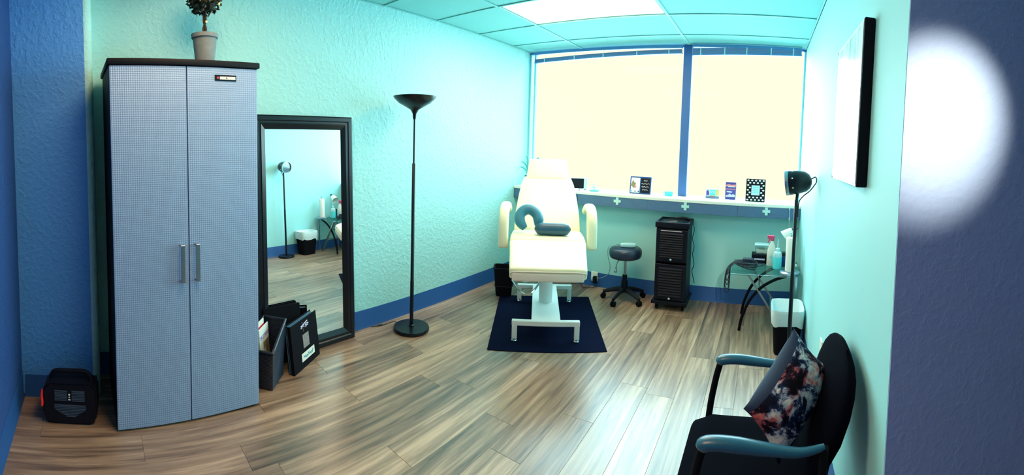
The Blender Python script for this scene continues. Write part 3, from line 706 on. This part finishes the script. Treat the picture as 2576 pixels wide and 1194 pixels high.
put('top_tray', rbox(-W2, W2, -D2, D2, .800, .816, .002), M['seatvinyl'], t, smooth=False)
for (z0, z1) in ((.100, .440), (.468, .770)):
    d = put('door', rbox(-W2+.002, W2-.002, -D2-.012, -D2+.003, z0, z1, .003), M['black'], t, smooth=False)
    n_ = 11
    for k in range(n_):
        zz = z0+.045+(z1-z0-.085)*k/(n_-1)
        if k == 0: sl0 = None
        b = nbm(); box(b, -W2+.040, W2-.040, -.004, .004, -.0085, .0085, RX(-32)); o = put('louvre', b, M['black'], d, smooth=False, M=T(0, -D2-.014, zz))
    b = nbm(); lathe(b, [(.004, 0), (.004, .010), (.011, .013), (.011, .018), (.006, .022), (.001, .022)], 16, T(0, -D2-.012, z0+.022) @ RX(90)); put('knob', b, M['chrome'], d)
put('pull_slot', rbox(-W2+.045, W2-.055, -D2-.0135, -D2-.011, .752, .760, .001), M['steel'], t, smooth=False)
for sx in (-1, 1):
    for sy in (-1, 1):
        b = nbm()
        lathe(b, [(.001, -.011), (.022, -.011), (.027, -.007), (.027, .007), (.022, .011), (.001, .011)], 16, T(sx*.125, sy*.125, .027) @ RY(90)); lathe(b, [(.009, .045), (.009, .060)], 8, T(sx*.125, sy*.125, 0)); put('castor', b, M['matte'], t)
o = put('plastic_tray', rbox(-.11, .11, -.085, .085, 0, .022, .006, 2), M['clearplastic']); o.location = (-.86, 4.02, .8165); tag(o, 'clear shallow tray lying on top of the black trolley', 'tray')
o = put('tool_handle', tube(nbm(), smooth_pts([(-.07, 0, .010), (-.02, .006, .018), (.03, 0, .018), (.07, -.006, .010)]), .009, 8), M['blackm']); o.location = (-.76, 4.08, .8385); tag(o, 'black handled tool lying at the back of the trolley top', 'tool')
o = put('trolley_cable', tube(nbm(), smooth_pts([(-.668, 4.10, .80), (-.655, 4.10, .74), (-.668, 4.09, .66), (-.650, 4.10, .58), (-.662, 4.11, .50), (-.646, 4.11, .40), (-.664, 4.12, .33), (-.650, 4.13, .26), (-.64, 4.15, .2)]), .004, 6), M['cord']); tag(o, 'dark cable hanging down the side of the black trolley', 'cable')

# ------------------------------------------------------------------ glass side table
t = thing('side_table', 'small glass topped side table with crossed curved metal legs', 'table', (.055, 3.78, 0))
put('glass_top', rbox(-.298, .302, -.245, .245, .495, .507, .004, 2), M['glass'], t)
for y_ in (-.185, .185):
    b = nbm(); P = smooth_pts([(-.205, y_, .006), (-.185, y_, .12), (-.125, y_, .27), (-.03, y_, .385), (.08, y_, .455), (.18, y_, .490)]); tube(b, P, .013, 8); put('curved_leg', b, M['matte'], t)
    b = nbm(); box(b, -.016, .016, -.006, .006, 0, .60); A_ = Vector((-.15, y_, .490)); B_ = Vector((.19, y_, .004)); v_ = A_-B_
    q = v_.to_track_quat('Z', 'Y').to_matrix().to_4x4(); put('straight_leg', b, M['steel'], t, smooth=False, M=T(*B_) @ q @ Matrix.Diagonal((1, 1, v_.length/.60, 1)))
    put('post', rbox(.255, .275, y_-.010, y_+.010, .0, .494, .002), M['steel'], t, smooth=False)
b = nbm(); tube(b, [(-.05, -.185, .355), (-.05, .185, .355)], .008, 8); put('cross_bar', b, M['steel'], t)
b = nbm(); tube(b, [(.06, -.19, .19), (.06, .19, .19)], .008, 8); put('cross_bar', b, M['steel'], t)
ZT = .507
t = thing('cable_bundle', 'tangled bundle of black cables hanging over the table edge', 'cables', (-.12, 3.74, ZT))
for k in range(6):
    P = []; ph = random.uniform(0, 6.28); rx, ry = random.uniform(.055, .11), random.uniform(.04, .075); ox, oy = random.uniform(-.01, .06), random.uniform(-.03, .03)
    for j in range(14):
        q = ph+2*math.pi*j/14; P.append((ox+rx*math.cos(q), oy+ry*math.sin(q), .008+.010*k+.006*math.sin(2*q+k)))
    put('cable_loop', tube(nbm(), smooth_pts(P, 3, True), .0045, 6, True), M['cord'], t)
for k in range(4):
    yy = -.06+.03*k; zb = -.07-.045*k
    P = [(.05, yy*.4, .05), (-.05, yy*.7, .06), (-.115, yy, .035), (-.150-.008*k, yy, -.04), (-.168-.006*k, yy-.01, zb), (-.158, yy+.004, zb-.04), (-.146, yy+.01, zb), (-.140, yy, -.02)]
    put('cable_strand', tube(nbm(), smooth_pts(P, 4), .004, 6), M['cord'], t)
put('connector_block', rbox(-.03, .06, -.03, .03, .05, .085, .006, 2), M['cord'], t)
o = put('supply_box', rbox(-.073, .073, -.06, .06, 0, .085, .003), M['black'], None, smooth=False); o.location = (-.005, 3.955, ZT); tag(o, 'black cardboard box at the back of the glass table', 'box')
b = nbm(); box(b, -.05, .05, -.0602, -.0600, .035, .050)
o2 = put('label_strip', b, M['lilac'], o, smooth=False)
t = thing('clear_box', 'clear lidded plastic box stacked on the black box on the glass table', 'box', (.012, 3.955, ZT+.0855))
put('tub', rbox(-.062, .062, -.05, .05, 0, .078, .006, 2), M['clearplastic'], t); put('lid', rbox(-.066, .066, -.054, .054, .078, .090, .004, 2), M['device'], t)
put('contents', rbox(-.05, .05, -.04, .04, .006, .045, .008, 2), M['white'], t)
t = thing('spray_bottle', 'white spray bottle with pink trigger on the glass table', 'bottle', (.105, 3.865, ZT))
b = nbm(); rings = [[Vector((x_, y_, z_)) for x_, y_ in superring(hx_, hy_, 24, 3)] for hx_, hy_, z_ in ((.040, .030, 0), (.044, .033, .006), (.044, .033, .10), (.040, .030, .14), (.026, .022, .185), (.014, .014, .21), (.013, .013, .228))]; ring_bridge(b, rings); put('bottle_body', b, M['white'], t, angle=1.0)
b = nbm(); lathe(b, [(.016, .226), (.016, .246), (.010, .250)], 16); rbox(-.045, .020, -.011, .011, .245, .275, .005, 2, b); tube(b, smooth_pts([(-.022, 0, .246), (-.030, 0, .225), (-.040, 0, .205)]), .005, 8); put('trigger_head', b, M['pink'], t)
b = nbm(); lathe(b, [(.014, 0), (.014, .0006)], 20, T(-.004, -.0335, .085) @ RX(90)); put('emblem', b, M['device'], t)
t = thing('wash_bottle', 'squeeze bottle of cyan liquid with thin spout on the glass table', 'bottle', (.155, 3.765, ZT))
b = nbm(); lathe(b, [(.036, 0), (.040, .005), (.040, .105), (.0395, .107)], 24); put('liquid', b, M['cyanliq'], t)
b = nbm(); lathe(b, [(.0395, .107), (.040, .125), (.034, .145), (.018, .155), (.017, .165)], 24); put('shoulder', b, M['device'], t)
b = nbm(); lathe(b, [(.019, .163), (.019, .180), (.006, .186), (.005, .24), (.002, .262)], 16); put('spout', b, M['device'], t)
t = thing('jar', 'dark blue lidded jar on the glass table beside the paper roll', 'jar', (.220, 3.85, ZT))
b = nbm(); lathe(b, [(.030, 0), (.033, .005), (.033, .095), (.028, .102)], 22); put('jar_body', b, M['bluejar'], t)
b = nbm(); lathe(b, [(.034, .100), (.034, .125), (.031, .129), (.001, .129)], 22); put('lid', b, M['blackm'], t)
t = thing('paper_towel_holder', 'white paper towel roll upright on a round chrome stand on the glass table', 'paper towel', (.262, 3.625, ZT))
b = nbm(); lathe(b, [(.085, 0), (.088, .004), (.088, .016), (.080, .022), (.001, .022)], 36); put('stand', b, M['steel'], t)
b = nbm(); lathe(b, [(.018, .024), (.042, .024), (.043, .030), (.043, .306), (.041, .310), (.018, .310), (.018, .31)], 28); put('paper_roll', b, M['roll'], t)
b = nbm(); lathe(b, [(.006, .02), (.006, .335), (.010, .340), (.008, .352), (.001, .355)], 12); put('spindle', b, M['chrome'], t)
t = thing('desk_lamp', 'small white desk lamp with tilted shade and black socket on the glass table', 'lamp', (.305, 3.86, ZT))
b = nbm(); lathe(b, [(.040, 0), (.042, .004), (.040, .014), (.008, .018), (.001, .018)], 24); put('base', b, M['white'], t)
b = nbm(); tube(b, smooth_pts([(0, 0, .016), (.004, .01, .10), (.006, .01, .22), (-.01, 0, .31), (-.028, -.005, .328)]), .006, 8); put('goose_neck', b, M['white'], t)
ax = T(-.018, -.005, .330) @ RY(-128) ; b = nbm(); lathe(b, [(.030, .0), (.034, .012), (.046, .05), (.056, .095), (.054, .095), (.043, .05), (.03, .014), (.001, .012)], 26, ax); put('shade', b, M['white'], t)
b = nbm(); lathe(b, [(.001, -.05), (.012, -.048), (.016, -.04), (.026, -.005), (.030, .002), (.001, .003)], 18, ax); put('socket', b, M['blackm'], t)

# ------------------------------------------------------------------ right floor lamp, bin
t = thing('floor_lamp', 'black floor lamp with spotlight head turned to the window beside the bin', 'lamp', (.232, 2.93, 0))
b = nbm(); lathe(b, [(.118, 0), (.120, .004), (.120, .018), (.116, .024), (.02, .026), (.001, .026)], 36); put('base', b, M['blackm'], t)
b = nbm(); lathe(b, [(.0145, .02), (.0145, .70), (.013, .703), (.013, 1.215), (.010, 1.22)], 14); put('pole', b, M['blackm'], t)
b = nbm(); tube(b, smooth_pts([(0, 0, 1.20), (.004, .002, 1.25), (.014, .004, 1.30), (.02, .004, 1.335)]), .011, 10); put('neck', b, M['blackm'], t)
hm = T(.028, .004, 1.345) @ RZ(-8) @ RY(-97)
b = nbm(); lathe(b, [(.001, -.075), (.022, -.072), (.050, -.058), (.070, -.030), (.082, .02), (.086, .085), (.083, .085), (.078, .02), (.06, -.03), (.001, -.05)], 36, hm); hd = put('lamp_head', b, M['blackm'], t)
b = nbm(); lathe(b, [(.0875, .085), (.0885, .09), (.0885, .108), (.083, .108), (.083, .085)], 36, hm); put('rim', b, M['steel'], hd)
b = nbm(); lathe(b, [(.001, .088), (.083, .088), (.083, .092), (.001, .092)], 30, hm); put('lens', b, M['clearplastic'], hd)
for k in range(8):
    q = math.radians(22.5+45*k); b = nbm(); lathe(b, [(.0055, 0), (.0055, .0015)], 10, hm @ Matrix.Rotation(q, 4, 'Z') @ T(.0845, 0, .055) @ RY(88)); put('vent_rivet', b, M['white'], hd)  # white discs painted as light showing through the vent holes
b = nbm(); tube(b, smooth_pts([(.095, .006, 1.365), (.125, .004, 1.382), (.134, .002, 1.352), (.115, 0, 1.318), (.085, 0, 1.28), (.045, 0, 1.245), (.018, 0, 1.20), (.016, 0, 1.10)]), .0042, 7); put('power_cord', b, M['cord'], t)

t = thing('pedal_bin', 'black bin lined with a white bag standing beside the glass table', 'bin', (.234, 3.295, 0), math.radians(0))
def rr_ring(hx, hy, z, wob=0, n=40, sd=0):
    return [Vector((x_, y_, z+wob*noise.noise(Vector((x_*14+sd, y_*14, sd))))) for x_, y_ in superring(hx, hy, n, 6)]
b = nbm(); ring_bridge(b, [rr_ring(.092, .105, .0), rr_ring(.095, .108, .006), rr_ring(.121, .140, .335), rr_ring(.117, .136, .335), rr_ring(.090, .102, .012)]); put('bin_body', b, M['matte'], t, angle=.8)
b = nbm(); ring_bridge(b, [rr_ring(.122, .142, .235, .06, sd=3), rr_ring(.127, .147, .285, .015, sd=5), rr_ring(.128, .149, .335, .006, sd=2), rr_ring(.125, .146, .352, .008, sd=2), rr_ring(.116, .136, .346, .008, sd=2), rr_ring(.103, .118, .25, .012, sd=7), rr_ring(.080, .090, .12, .012, sd=9), rr_ring(.04, .05, .105, .012, sd=9), rr_ring(.004, .004, .10)], caps=False); put('bin_liner', b, M['bag'], t, angle=1.3)

# ------------------------------------------------------------------ waiting chair with cushion
t = thing('waiting_chair', 'black upholstered armchair against the right wall in the foreground', 'chair', (0, 1.51, 0))
YN, YF = -.262, .262
def padx(path, hw, **k):      # pad whose path lies in x-z and width runs along y
    bb = nbm(); pad(bb, [(x_, z_, h_, t_) for x_, z_, h_, t_ in path], **k)
    for v_ in bb.verts: v_.co = Vector((v_.co.y, v_.co.x, v_.co.z))
    return bb
put('seat', padx([(-.215, .395, .205, .040), (-.16, .405, .228, .046), (0, .405, .232, .048), (.14, .40, .228, .045), (.205, .398, .22, .042)], 0, e=5, endr=.028), M['fabric'], t, angle=1.3)
put('backrest', padx([(.205, .47, .17, .028), (.232, .55, .215, .034), (.262, .64, .246, .037), (.288, .72, .245, .036), (.303, .77, .228, .034), (.314, .805, .196, .030), (.320, .828, .155, .024), (.323, .842, .105, .017), (.3245, .848, .06, .010)], 0, e=2.8, endr=.006), M['fabric'], t, angle=1.3)
for y_ in (YN, YF):
    P = smooth_pts([(-.150, y_, .628), (-.128, y_, .652), (-.06, y_, .660), (.05, y_, .650), (.15, y_, .640), (.225, y_*.97, .655)], 4)
    b = nbm(); tube(b, P, [(.014, .021, .025)[min(i_, 2)] if i_ < 3 else .027-.016*max(0, (i_/(len(P)-1)-.45)/.55) for i_ in range(len(P))], 12, flat=1.0)
    for v_ in b.verts: v_.co.z = .648+(v_.co.z-.648)*.75
    put('armrest', b, M['armplastic'], t, angle=1.2)
    b = nbm(); tube(b, smooth_pts([(-.205, y_, .0), (-.196, y_, .20), (-.182, y_, .42), (-.162, y_, .56), (-.146, y_, .63)], 4), .014, 10); put('front_leg', b, M['matte'], t)
    b = nbm(); tube(b, smooth_pts([(.285, y_*.95, .0), (.25, y_*.95, .20), (.225, y_*.95, .42), (.222, y_*.96, .56), (.225, y_*.97, .65)], 4), .014, 10); put('rear_leg', b, M['matte'], t)
    b = nbm(); tube(b, [(-.185, y_*.98, .375), (.228, y_*.95, .375)], .012, 8); put('side_rail', b, M['matte'], t)
for sy in (-1, 1):
    b = nbm(); tube(b, smooth_pts([(.19, sy*.14, .37), (.238, sy*.14, .42), (.258, sy*.14, .52), (.285, sy*.14, .62)], 4), .010, 8); put('back_bracket', b, M['matte'], t)
t = thing('throw_cushion', 'square throw cushion with dark floral print on the black armchair', 'cushion', (0, 0, 0))
q = [Vector(v) for v in ((.098, 1.413, .478), (.318, 1.60, .70), (.140, 1.575, .885), (-.030, 1.400, .675))]
nrm = (q[1]-q[0]).cross(q[3]-q[0])
b = nbm(); cushion(b, q, .145, 20, back=(-1 if nrm.y < 0 else 1))
o = put('cushion_cover', b, M['print'], t, angle=1.5); o.data.materials.append(M['navyvelvet'])
o = put('wall_socket', rbox(-.008, 0, -.035, .035, -.058, .058, .003, 2), M['white'], None); o.location = (R, 2.35, .44); tag(o, 'white wall plate on the right wall behind the black armchair', 'socket')

# picture on the right wall
t = thing('wall_picture', 'pale framed picture with thick black edge on the right wall', 'picture', (R-.001, 1.785, 1.735))
hy, hz = .285, .308
b = nbm()
rbox(-.040, -.001, -hy, -hy+.018, -hz, hz, .003, 1, b); put('frame_side', b, M['matte'], t, smooth=False)
put('frame_side', rbox(-.040, -.001, hy-.018, hy, -hz, hz, .003), M['matte'], t, smooth=False)
put('frame_side', rbox(-.040, -.001, -hy+.018, hy-.018, -hz, -hz+.012, .003), M['white'], t, smooth=False)
put('frame_side', rbox(-.040, -.001, -hy+.018, hy-.018, hz-.012, hz, .003), M['white'], t, smooth=False)
b = nbm(); box(b, -.041, -.020, -hy+.018, hy-.018, -hz+.012, hz-.012); put('print', b, M['art'], t, smooth=False)

# ------------------------------------------------------------------ blinds
def blind(label, x0, x1, zt, za, zb, hgt, n=9):
    t_ = thing('window_blind', label, 'blind', ((x0+x1)/2, DWIN-.085, 0)); h_ = (x1-x0)/2
    put('head_rail', rbox(-h_, h_, -.022, .022, zt-.028, zt, .003), M['blind'], t_, smooth=False)
    bb = nbm()
    for k in range(n):
        z_ = k/(n-1)*hgt
        vv = box(bb, -h_+.004, h_-.004, -.020, .020, z_, z_+hgt/n*.62)
    for v_ in bb.verts:
        f = (v_.co.x+h_)/(2*h_); v_.co.z += za+(zb-za)*f+.006*math.sin(f*9)
    o_ = put('slat_stack', bb, M['blind'], t_, smooth=False); o_['kind'] = 'stuff'
    bb = nbm(); box(bb, -h_, h_, -.021, .021, -.012, 0)
    for v_ in bb.verts: f = (v_.co.x+h_)/(2*h_); v_.co.z += za+(zb-za)*f+.006*math.sin(f*9)
    put('bottom_rail', bb, M['blind'], t_, smooth=False)
    for f in (.08, .3, .5, .72, .92):
        xx = -h_+2*h_*f; zz = za+(zb-za)*f
        put('ladder_tape', rbox(xx-.006, xx+.006, -.0245, -.022, zz-.012, zz+hgt+.008, .0005), M['blind_tape'], t_, smooth=False)
        bb = nbm(); tube(bb, [(xx, 0, zz+hgt-.002), (xx, 0, zt-.026)], .0015, 5); put('lift_cord', bb, M['blind_tape'], t_)
    return t_
blind('raised blue blind bunched unevenly below the head of the left window pane', L+.105, MX0-.005, HC-.018, 2.482, 2.520, .030, 6)
blind('raised blue blind bunched tightly at the top of the right window pane', MX1+.008, R-.05, HC-.006, 2.505, 2.535, .055, 9)
t = thing('blind_cord', 'thin white blind pull cord hanging in front of the fascia at the right', 'cord', (.262, DFAS-.012, 0))
b = nbm(); tube(b, smooth_pts([(0, .012, 1.04), (0, 0, 1.025), (.002, 0, .95), (.004, 0, .80), (.006, .0, .70)]), .0022, 6); put('cord', b, M['blind_tape'], t)
for z_ in (1.0, .905):
    b = nbm(); lathe(b, [(.002, -.014), (.005, -.01), (.004, .008), (.002, .014)], 10, T(.002, 0, z_)); put('toggle', b, M['white'], t)

# plus plates on the fascia
for k, (x_, lab) in enumerate(((-1.47, 'mint plus sign plate on the fascia nearest the treatment chair'), (-.758, 'mint plus sign plate on the fascia above the black trolley'), (.039, 'mint plus sign plate on the fascia nearest the right wall'))):
    b = nbm(); s_, w_ = .038, .0135
    prism(b, [(-w_, -s_), (w_, -s_), (w_, -w_), (s_, -w_), (s_, w_), (w_, w_), (w_, s_), (-w_, s_), (-w_, w_), (-s_, w_), (-s_, -w_), (-w_, -w_)], 0, .006, 'y')
    o = put('plus_plate', b, M['plus'], None, smooth=False); o.location = (x_, DFAS-.0065, .965); tag(o, lab, 'plus sign', 'plus plates on the fascia')

# ------------------------------------------------------------------ things on the sill
t = thing('radio', 'black and grey radio on the sill beside the chair headrest', 'radio', (-1.985, 4.29, ZS), math.radians(24))
put('case', rbox(-.10, .045, -.035, .06, .012, .125, .006, 2), M['black'], t)
put('side_panel', rbox(.045, .085, -.035, .06, .006, .128, .008, 2), M['device'], t)
for x_ in (-.07, .06): put('foot', rbox(x_-.012, x_+.012, -.02, .04, 0, .013, .003), M['black'], t, smooth=False)
b = nbm(); tube(b, smooth_pts([(0, -.03, .02), (.0, -.10, .006), (-.005, -.168, .004), (-.01, -.186, -.03), (-.02, -.19, -.10), (-.03, -.19, -.18)]), .0035, 6); put('power_cord', b, M['cord'], t)
t = thing('dish', 'small cyan dish with a glass cup on the sill beside the radio', 'dish', (-1.79, 4.25, ZS))
b = nbm(); lathe(b, [(.045, 0), (.060, .006), (.062, .016), (.056, .014), (.04, .006), (.001, .005)], 26); put('plate', b, M['cyanliq'], t)
b = nbm(); lathe(b, [(.022, .006), (.027, .05), (.024, .05), (.019, .010), (.001, .009)], 20); put('cup', b, M['clearplastic'], t)
b = nbm(); tube(b, [(.0, 0, .01), (-.008, .0, .095)], .003, 6); put('stick', b, M['cyanliq'], t)
def card(name, label, cat, x_, y_, w_, h_, th, tilt, m_, rz=0, z=ZS):
    t_ = thing(name, label, cat, (x_, y_, z), 0)
    t_.rotation_euler = (math.radians(-tilt), 0, math.radians(rz)); return t_
t = card('picture_frame', 'dark blue folding frame with a drawing and script on the sill', 'picture frame', -1.291, 4.31, .23, .185, .012, 10, None, 4)
put('frame', rbox(-.115, .115, 0, .012, 0, .185, .003), M['base'], t, smooth=False)
put('backing', rbox(.004, .104, -.001, .0, .014, .170, .0003), M['blackm'], t, smooth=False)
put('drawing', rbox(-.103, -.006, -.001, .0, .012, .172, .0003), M['paper'], t, smooth=False)
b = nbm(); prism(b, [(-.078+.026*(1+.35*math.sin(k*2.3))*math.cos(k*.52), .098+.036*(1+.3*math.cos(k*1.9))*math.sin(k*.52)) for k in range(12)], -.0016, -.001, 'y'); put('sketch', b, M['gold'], t, smooth=False)
b = nbm(); prism(b, [(-.066, .062), (-.044, .060), (-.040, .080), (-.056, .086)], -.0018, -.0016, 'y'); put('sketch_accent', b, M['coral'], t, smooth=False)
for k, (u0, u1) in enumerate(((.035, .075), (.012, .098), (.016, .090), (.022, .082))):
    P = [(u0+(u1-u0)*j/8, -.0016, .142-.032*k+.004*math.sin(j*1.9+k)) for j in range(9)]; put('script_line', tube(nbm(), P, .0032, 5, flat=.6), M['paper'], t)
for x_, m_ in ((-.092, 'teal'), (-.054, 'page'), (-.018, 'base')): put('badge', rbox(x_-.007, x_+.007, -.0016, -.001, .018, .034, .0002), M[m_], t, smooth=False)
b = nbm(); box(b, -.02, .02, .012, .015, 0, .13, RX(-12)); put('easel_leg', b, M['base'], t, smooth=False)
t = card('place_card', 'small cyan card standing alone on the sill left of the mullion', 'card', -.978, 4.31, .085, .046, .002, 14, None)
put('card_front', rbox(-.042, .042, 0, .002, 0, .048, .0005), M['cyanliq'], t, smooth=False); put('card_back', rbox(-.042, .042, 0, .0015, 0, .048, .0004), M['cyanliq'], t, smooth=False).rotation_euler = (math.radians(30), 0, 0)
t.children[-1].location = (0, .004, 0)
put('print_line', rbox(-.018, .018, -.0006, 0, .026, .031, .0001), M['paper'], t, smooth=False); put('print_line', rbox(-.022, .022, -.0006, 0, .014, .018, .0001), M['paper'], t, smooth=False)
def acrylic(t_, w_, h_):
    put('holder_back', rbox(-w_/2-.004, w_/2+.004, .003, .006, 0, h_*.9, .0008), M['clearplastic'], t_, smooth=False)
    put('holder_foot', rbox(-w_/2-.004, w_/2+.004, -.012, .055, 0, .003, .0008), M['clearplastic'], t_, smooth=False)
t = card('card_holder', 'stack of printed cards in a clear holder right of the mullion', 'card', -.518, 4.31, .144, .10, .01, 8, None)
put('cards', rbox(-.070, .070, 0, .012, .003, .100, .001), M['lilac'], t, smooth=False)
b = nbm(); box(b, -.028, .030, -.0006, 0, .030, .090); put('card_panel', b, M['cyanliq'], t, smooth=False)
b = nbm(); box(b, .032, .066, -.0006, 0, .035, .092); put('card_panel', b, M['yellow'], t, smooth=False)
b = nbm(); box(b, -.026, .028, -.0008, -.0006, .024, .034); put('card_panel', b, M['coral'], t, smooth=False)
b = nbm(); prism(b, [(-.062, .03), (-.045, .04), (-.034, .03), (-.036, .07), (-.05, .09), (-.064, .075)], -.0008, 0, 'y'); put('card_figure', b, M['flyer'], t, smooth=False)
lettering('YOU', .036, M['paper'], t, T(.001, -.0010, .066) @ RX(90), 'lettering')
put('holder_lip', rbox(-.074, .074, -.006, -.003, 0, .028, .0008), M['clearplastic'], t, smooth=False)
t = card('flyer_stand', 'indigo flyer with coral heading in a clear stand on the sill', 'flyer', -.334, 4.31, .11, .175, .01, 8, None)
put('flyer', rbox(-.053, .053, 0, .002, .003, .180, .0004), M['flyer'], t, smooth=False); acrylic(t, .106, .18)
b = nbm(); prism(b, [(-.052, .152), (-.02, .160), (.01, .154), (.052, .160), (.052, .140), (.02, .134), (-.01, .140), (-.052, .136)], -.0008, 0, 'y'); put('heading', b, M['coral'], t, smooth=False)
b = nbm(); box(b, -.028, .046, -.001, 0, .132, .138); put('heading_rule', b, M['paper'], t, smooth=False)
b = nbm(); box(b, -.050, .048, -.0008, 0, .106, .114); put('heading_rule', b, M['coral'], t, smooth=False)
b = nbm(); prism(b, [(-.05, .030), (.05, .030), (.048, .05), (.025, .062), (.01, .05), (-.006, .066), (-.022, .052), (-.045, .046)], -.0008, 0, 'y'); put('flyer_picture', b, M['lilac'], t, smooth=False)
b = nbm(); prism(b, [(-.04, .078), (.01, .074), (.02, .084), (-.01, .092), (-.04, .09)], -.0008, 0, 'y'); put('flyer_picture', b, M['lilac'], t, smooth=False)
t = card('picture_frame', 'black picture frame with white lattice pattern on the sill', 'picture frame', -.080, 4.27, .203, .235, .014, 9, None, -3)
put('frame', rbox(-.098, .098, 0, .012, 0, .230, .003), M['blackm'], t, smooth=False)
put('centre_card', rbox(-.042, .042, -.002, 0, .065, .165, .0005), M['device'], t, smooth=False)
for k in range(4): put('script_line', tube(nbm(), [(-.03+.06*j/6, -.0024, .145-.018*k+.002*math.sin(j*2+k)) for j in range(7)], .002, 5), M['teal'], t)
dot = None
for iy in range(9):
    for ix in range(5 if iy % 2 == 0 else 4):
        px = -.078+.039*ix+(.0195 if iy % 2 else 0); pz = .018+.0245*iy
        if abs(px) < .055 and .050 < pz < .180: continue
        if dot is None:
            b = nbm(); lathe(b, [(.0105, 0), (.0095, .0015), (.001, .002)], 8, RX(90)); dot = put('lattice_spot', b, M['paper'], t, smooth=False); dot.location = (px, 0, pz); dot.scale = (1.1, 1, .8)
        else:
            o = copy(dot, t); o.location = (px, 0, pz)
b = nbm(); box(b, -.02, .02, .012, .015, 0, .16, RX(-12)); put('easel_leg', b, M['blackm'], t, smooth=False)
t = thing('potted_plant', 'small spider plant in a dark pot in the window corner', 'plant', (-2.655, 4.30, ZS))
b = nbm(); lathe(b, [(.035, 0), (.040, .004), (.052, .10), (.056, .102), (.056, .115), (.048, .115), (.044, .10), (.001, .098)], 22); put('pot', b, M['clay'], t)
for k in range(11):
    q = 6.28*k/11+.3; ln = random.uniform(.10, .20); up_ = random.uniform(.10, .26)
    qx = max(-.07, min(.2, math.cos(q)*ln)); qy = max(-.2, min(.08, math.sin(q)*ln))
    P = smooth_pts([(qx*.05, qy*.05, .095), (qx*.3, qy*.3, .095+up_*.7), (qx*.7, qy*.7, .095+up_), (qx, qy, .095+up_*(.6 if k % 2 else .95))], 4)
    b = nbm(); tube(b, P, [.008*math.sin(math.pi*(.15+.83*i_/(len(P)-1))) for i_ in range(len(P))], 6, flat=.25); put('leaf', b, M['plant'], t)

# ------------------------------------------------------------------ added spotlight behind the camera, made up for the glow on the grey wall
t = thing('ceiling_spotlight', 'small white ceiling spotlight aimed at the grey entry wall', 'spotlight', (.72, -.36, HC))
aim = Vector((.475, 1.12, 1.65)); src = Vector((.72, -.36, HC-.13)); dq = (aim-src).to_track_quat('-Z', 'Y')
b = nbm(); lathe(b, [(.045, -.004), (.045, -.022), (.01, -.025), (.008, -.11)], 20); put('mount', b, M['white'], t)
HMx = T(0, 0, -.13) @ dq.to_matrix().to_4x4()
b = nbm(); lathe(b, [(.001, .07), (.030, .068), (.034, .05), (.038, -.05), (.036, -.05), (.030, .045), (.001, .047)], 24, HMx); put('lamp_can', b, M['white'], t)
sp = bpy.data.lights.new('spot', 'SPOT'); so = bpy.data.objects.new('spot_bulb', sp); COL.objects.link(so); so.parent = t
so.matrix_local = HMx @ T(0, 0, -.055)
sp.energy = 300; sp.color = (1, .93, .74); sp.spot_size = math.radians(19); sp.spot_blend = 1.0; sp.shadow_soft_size = .02
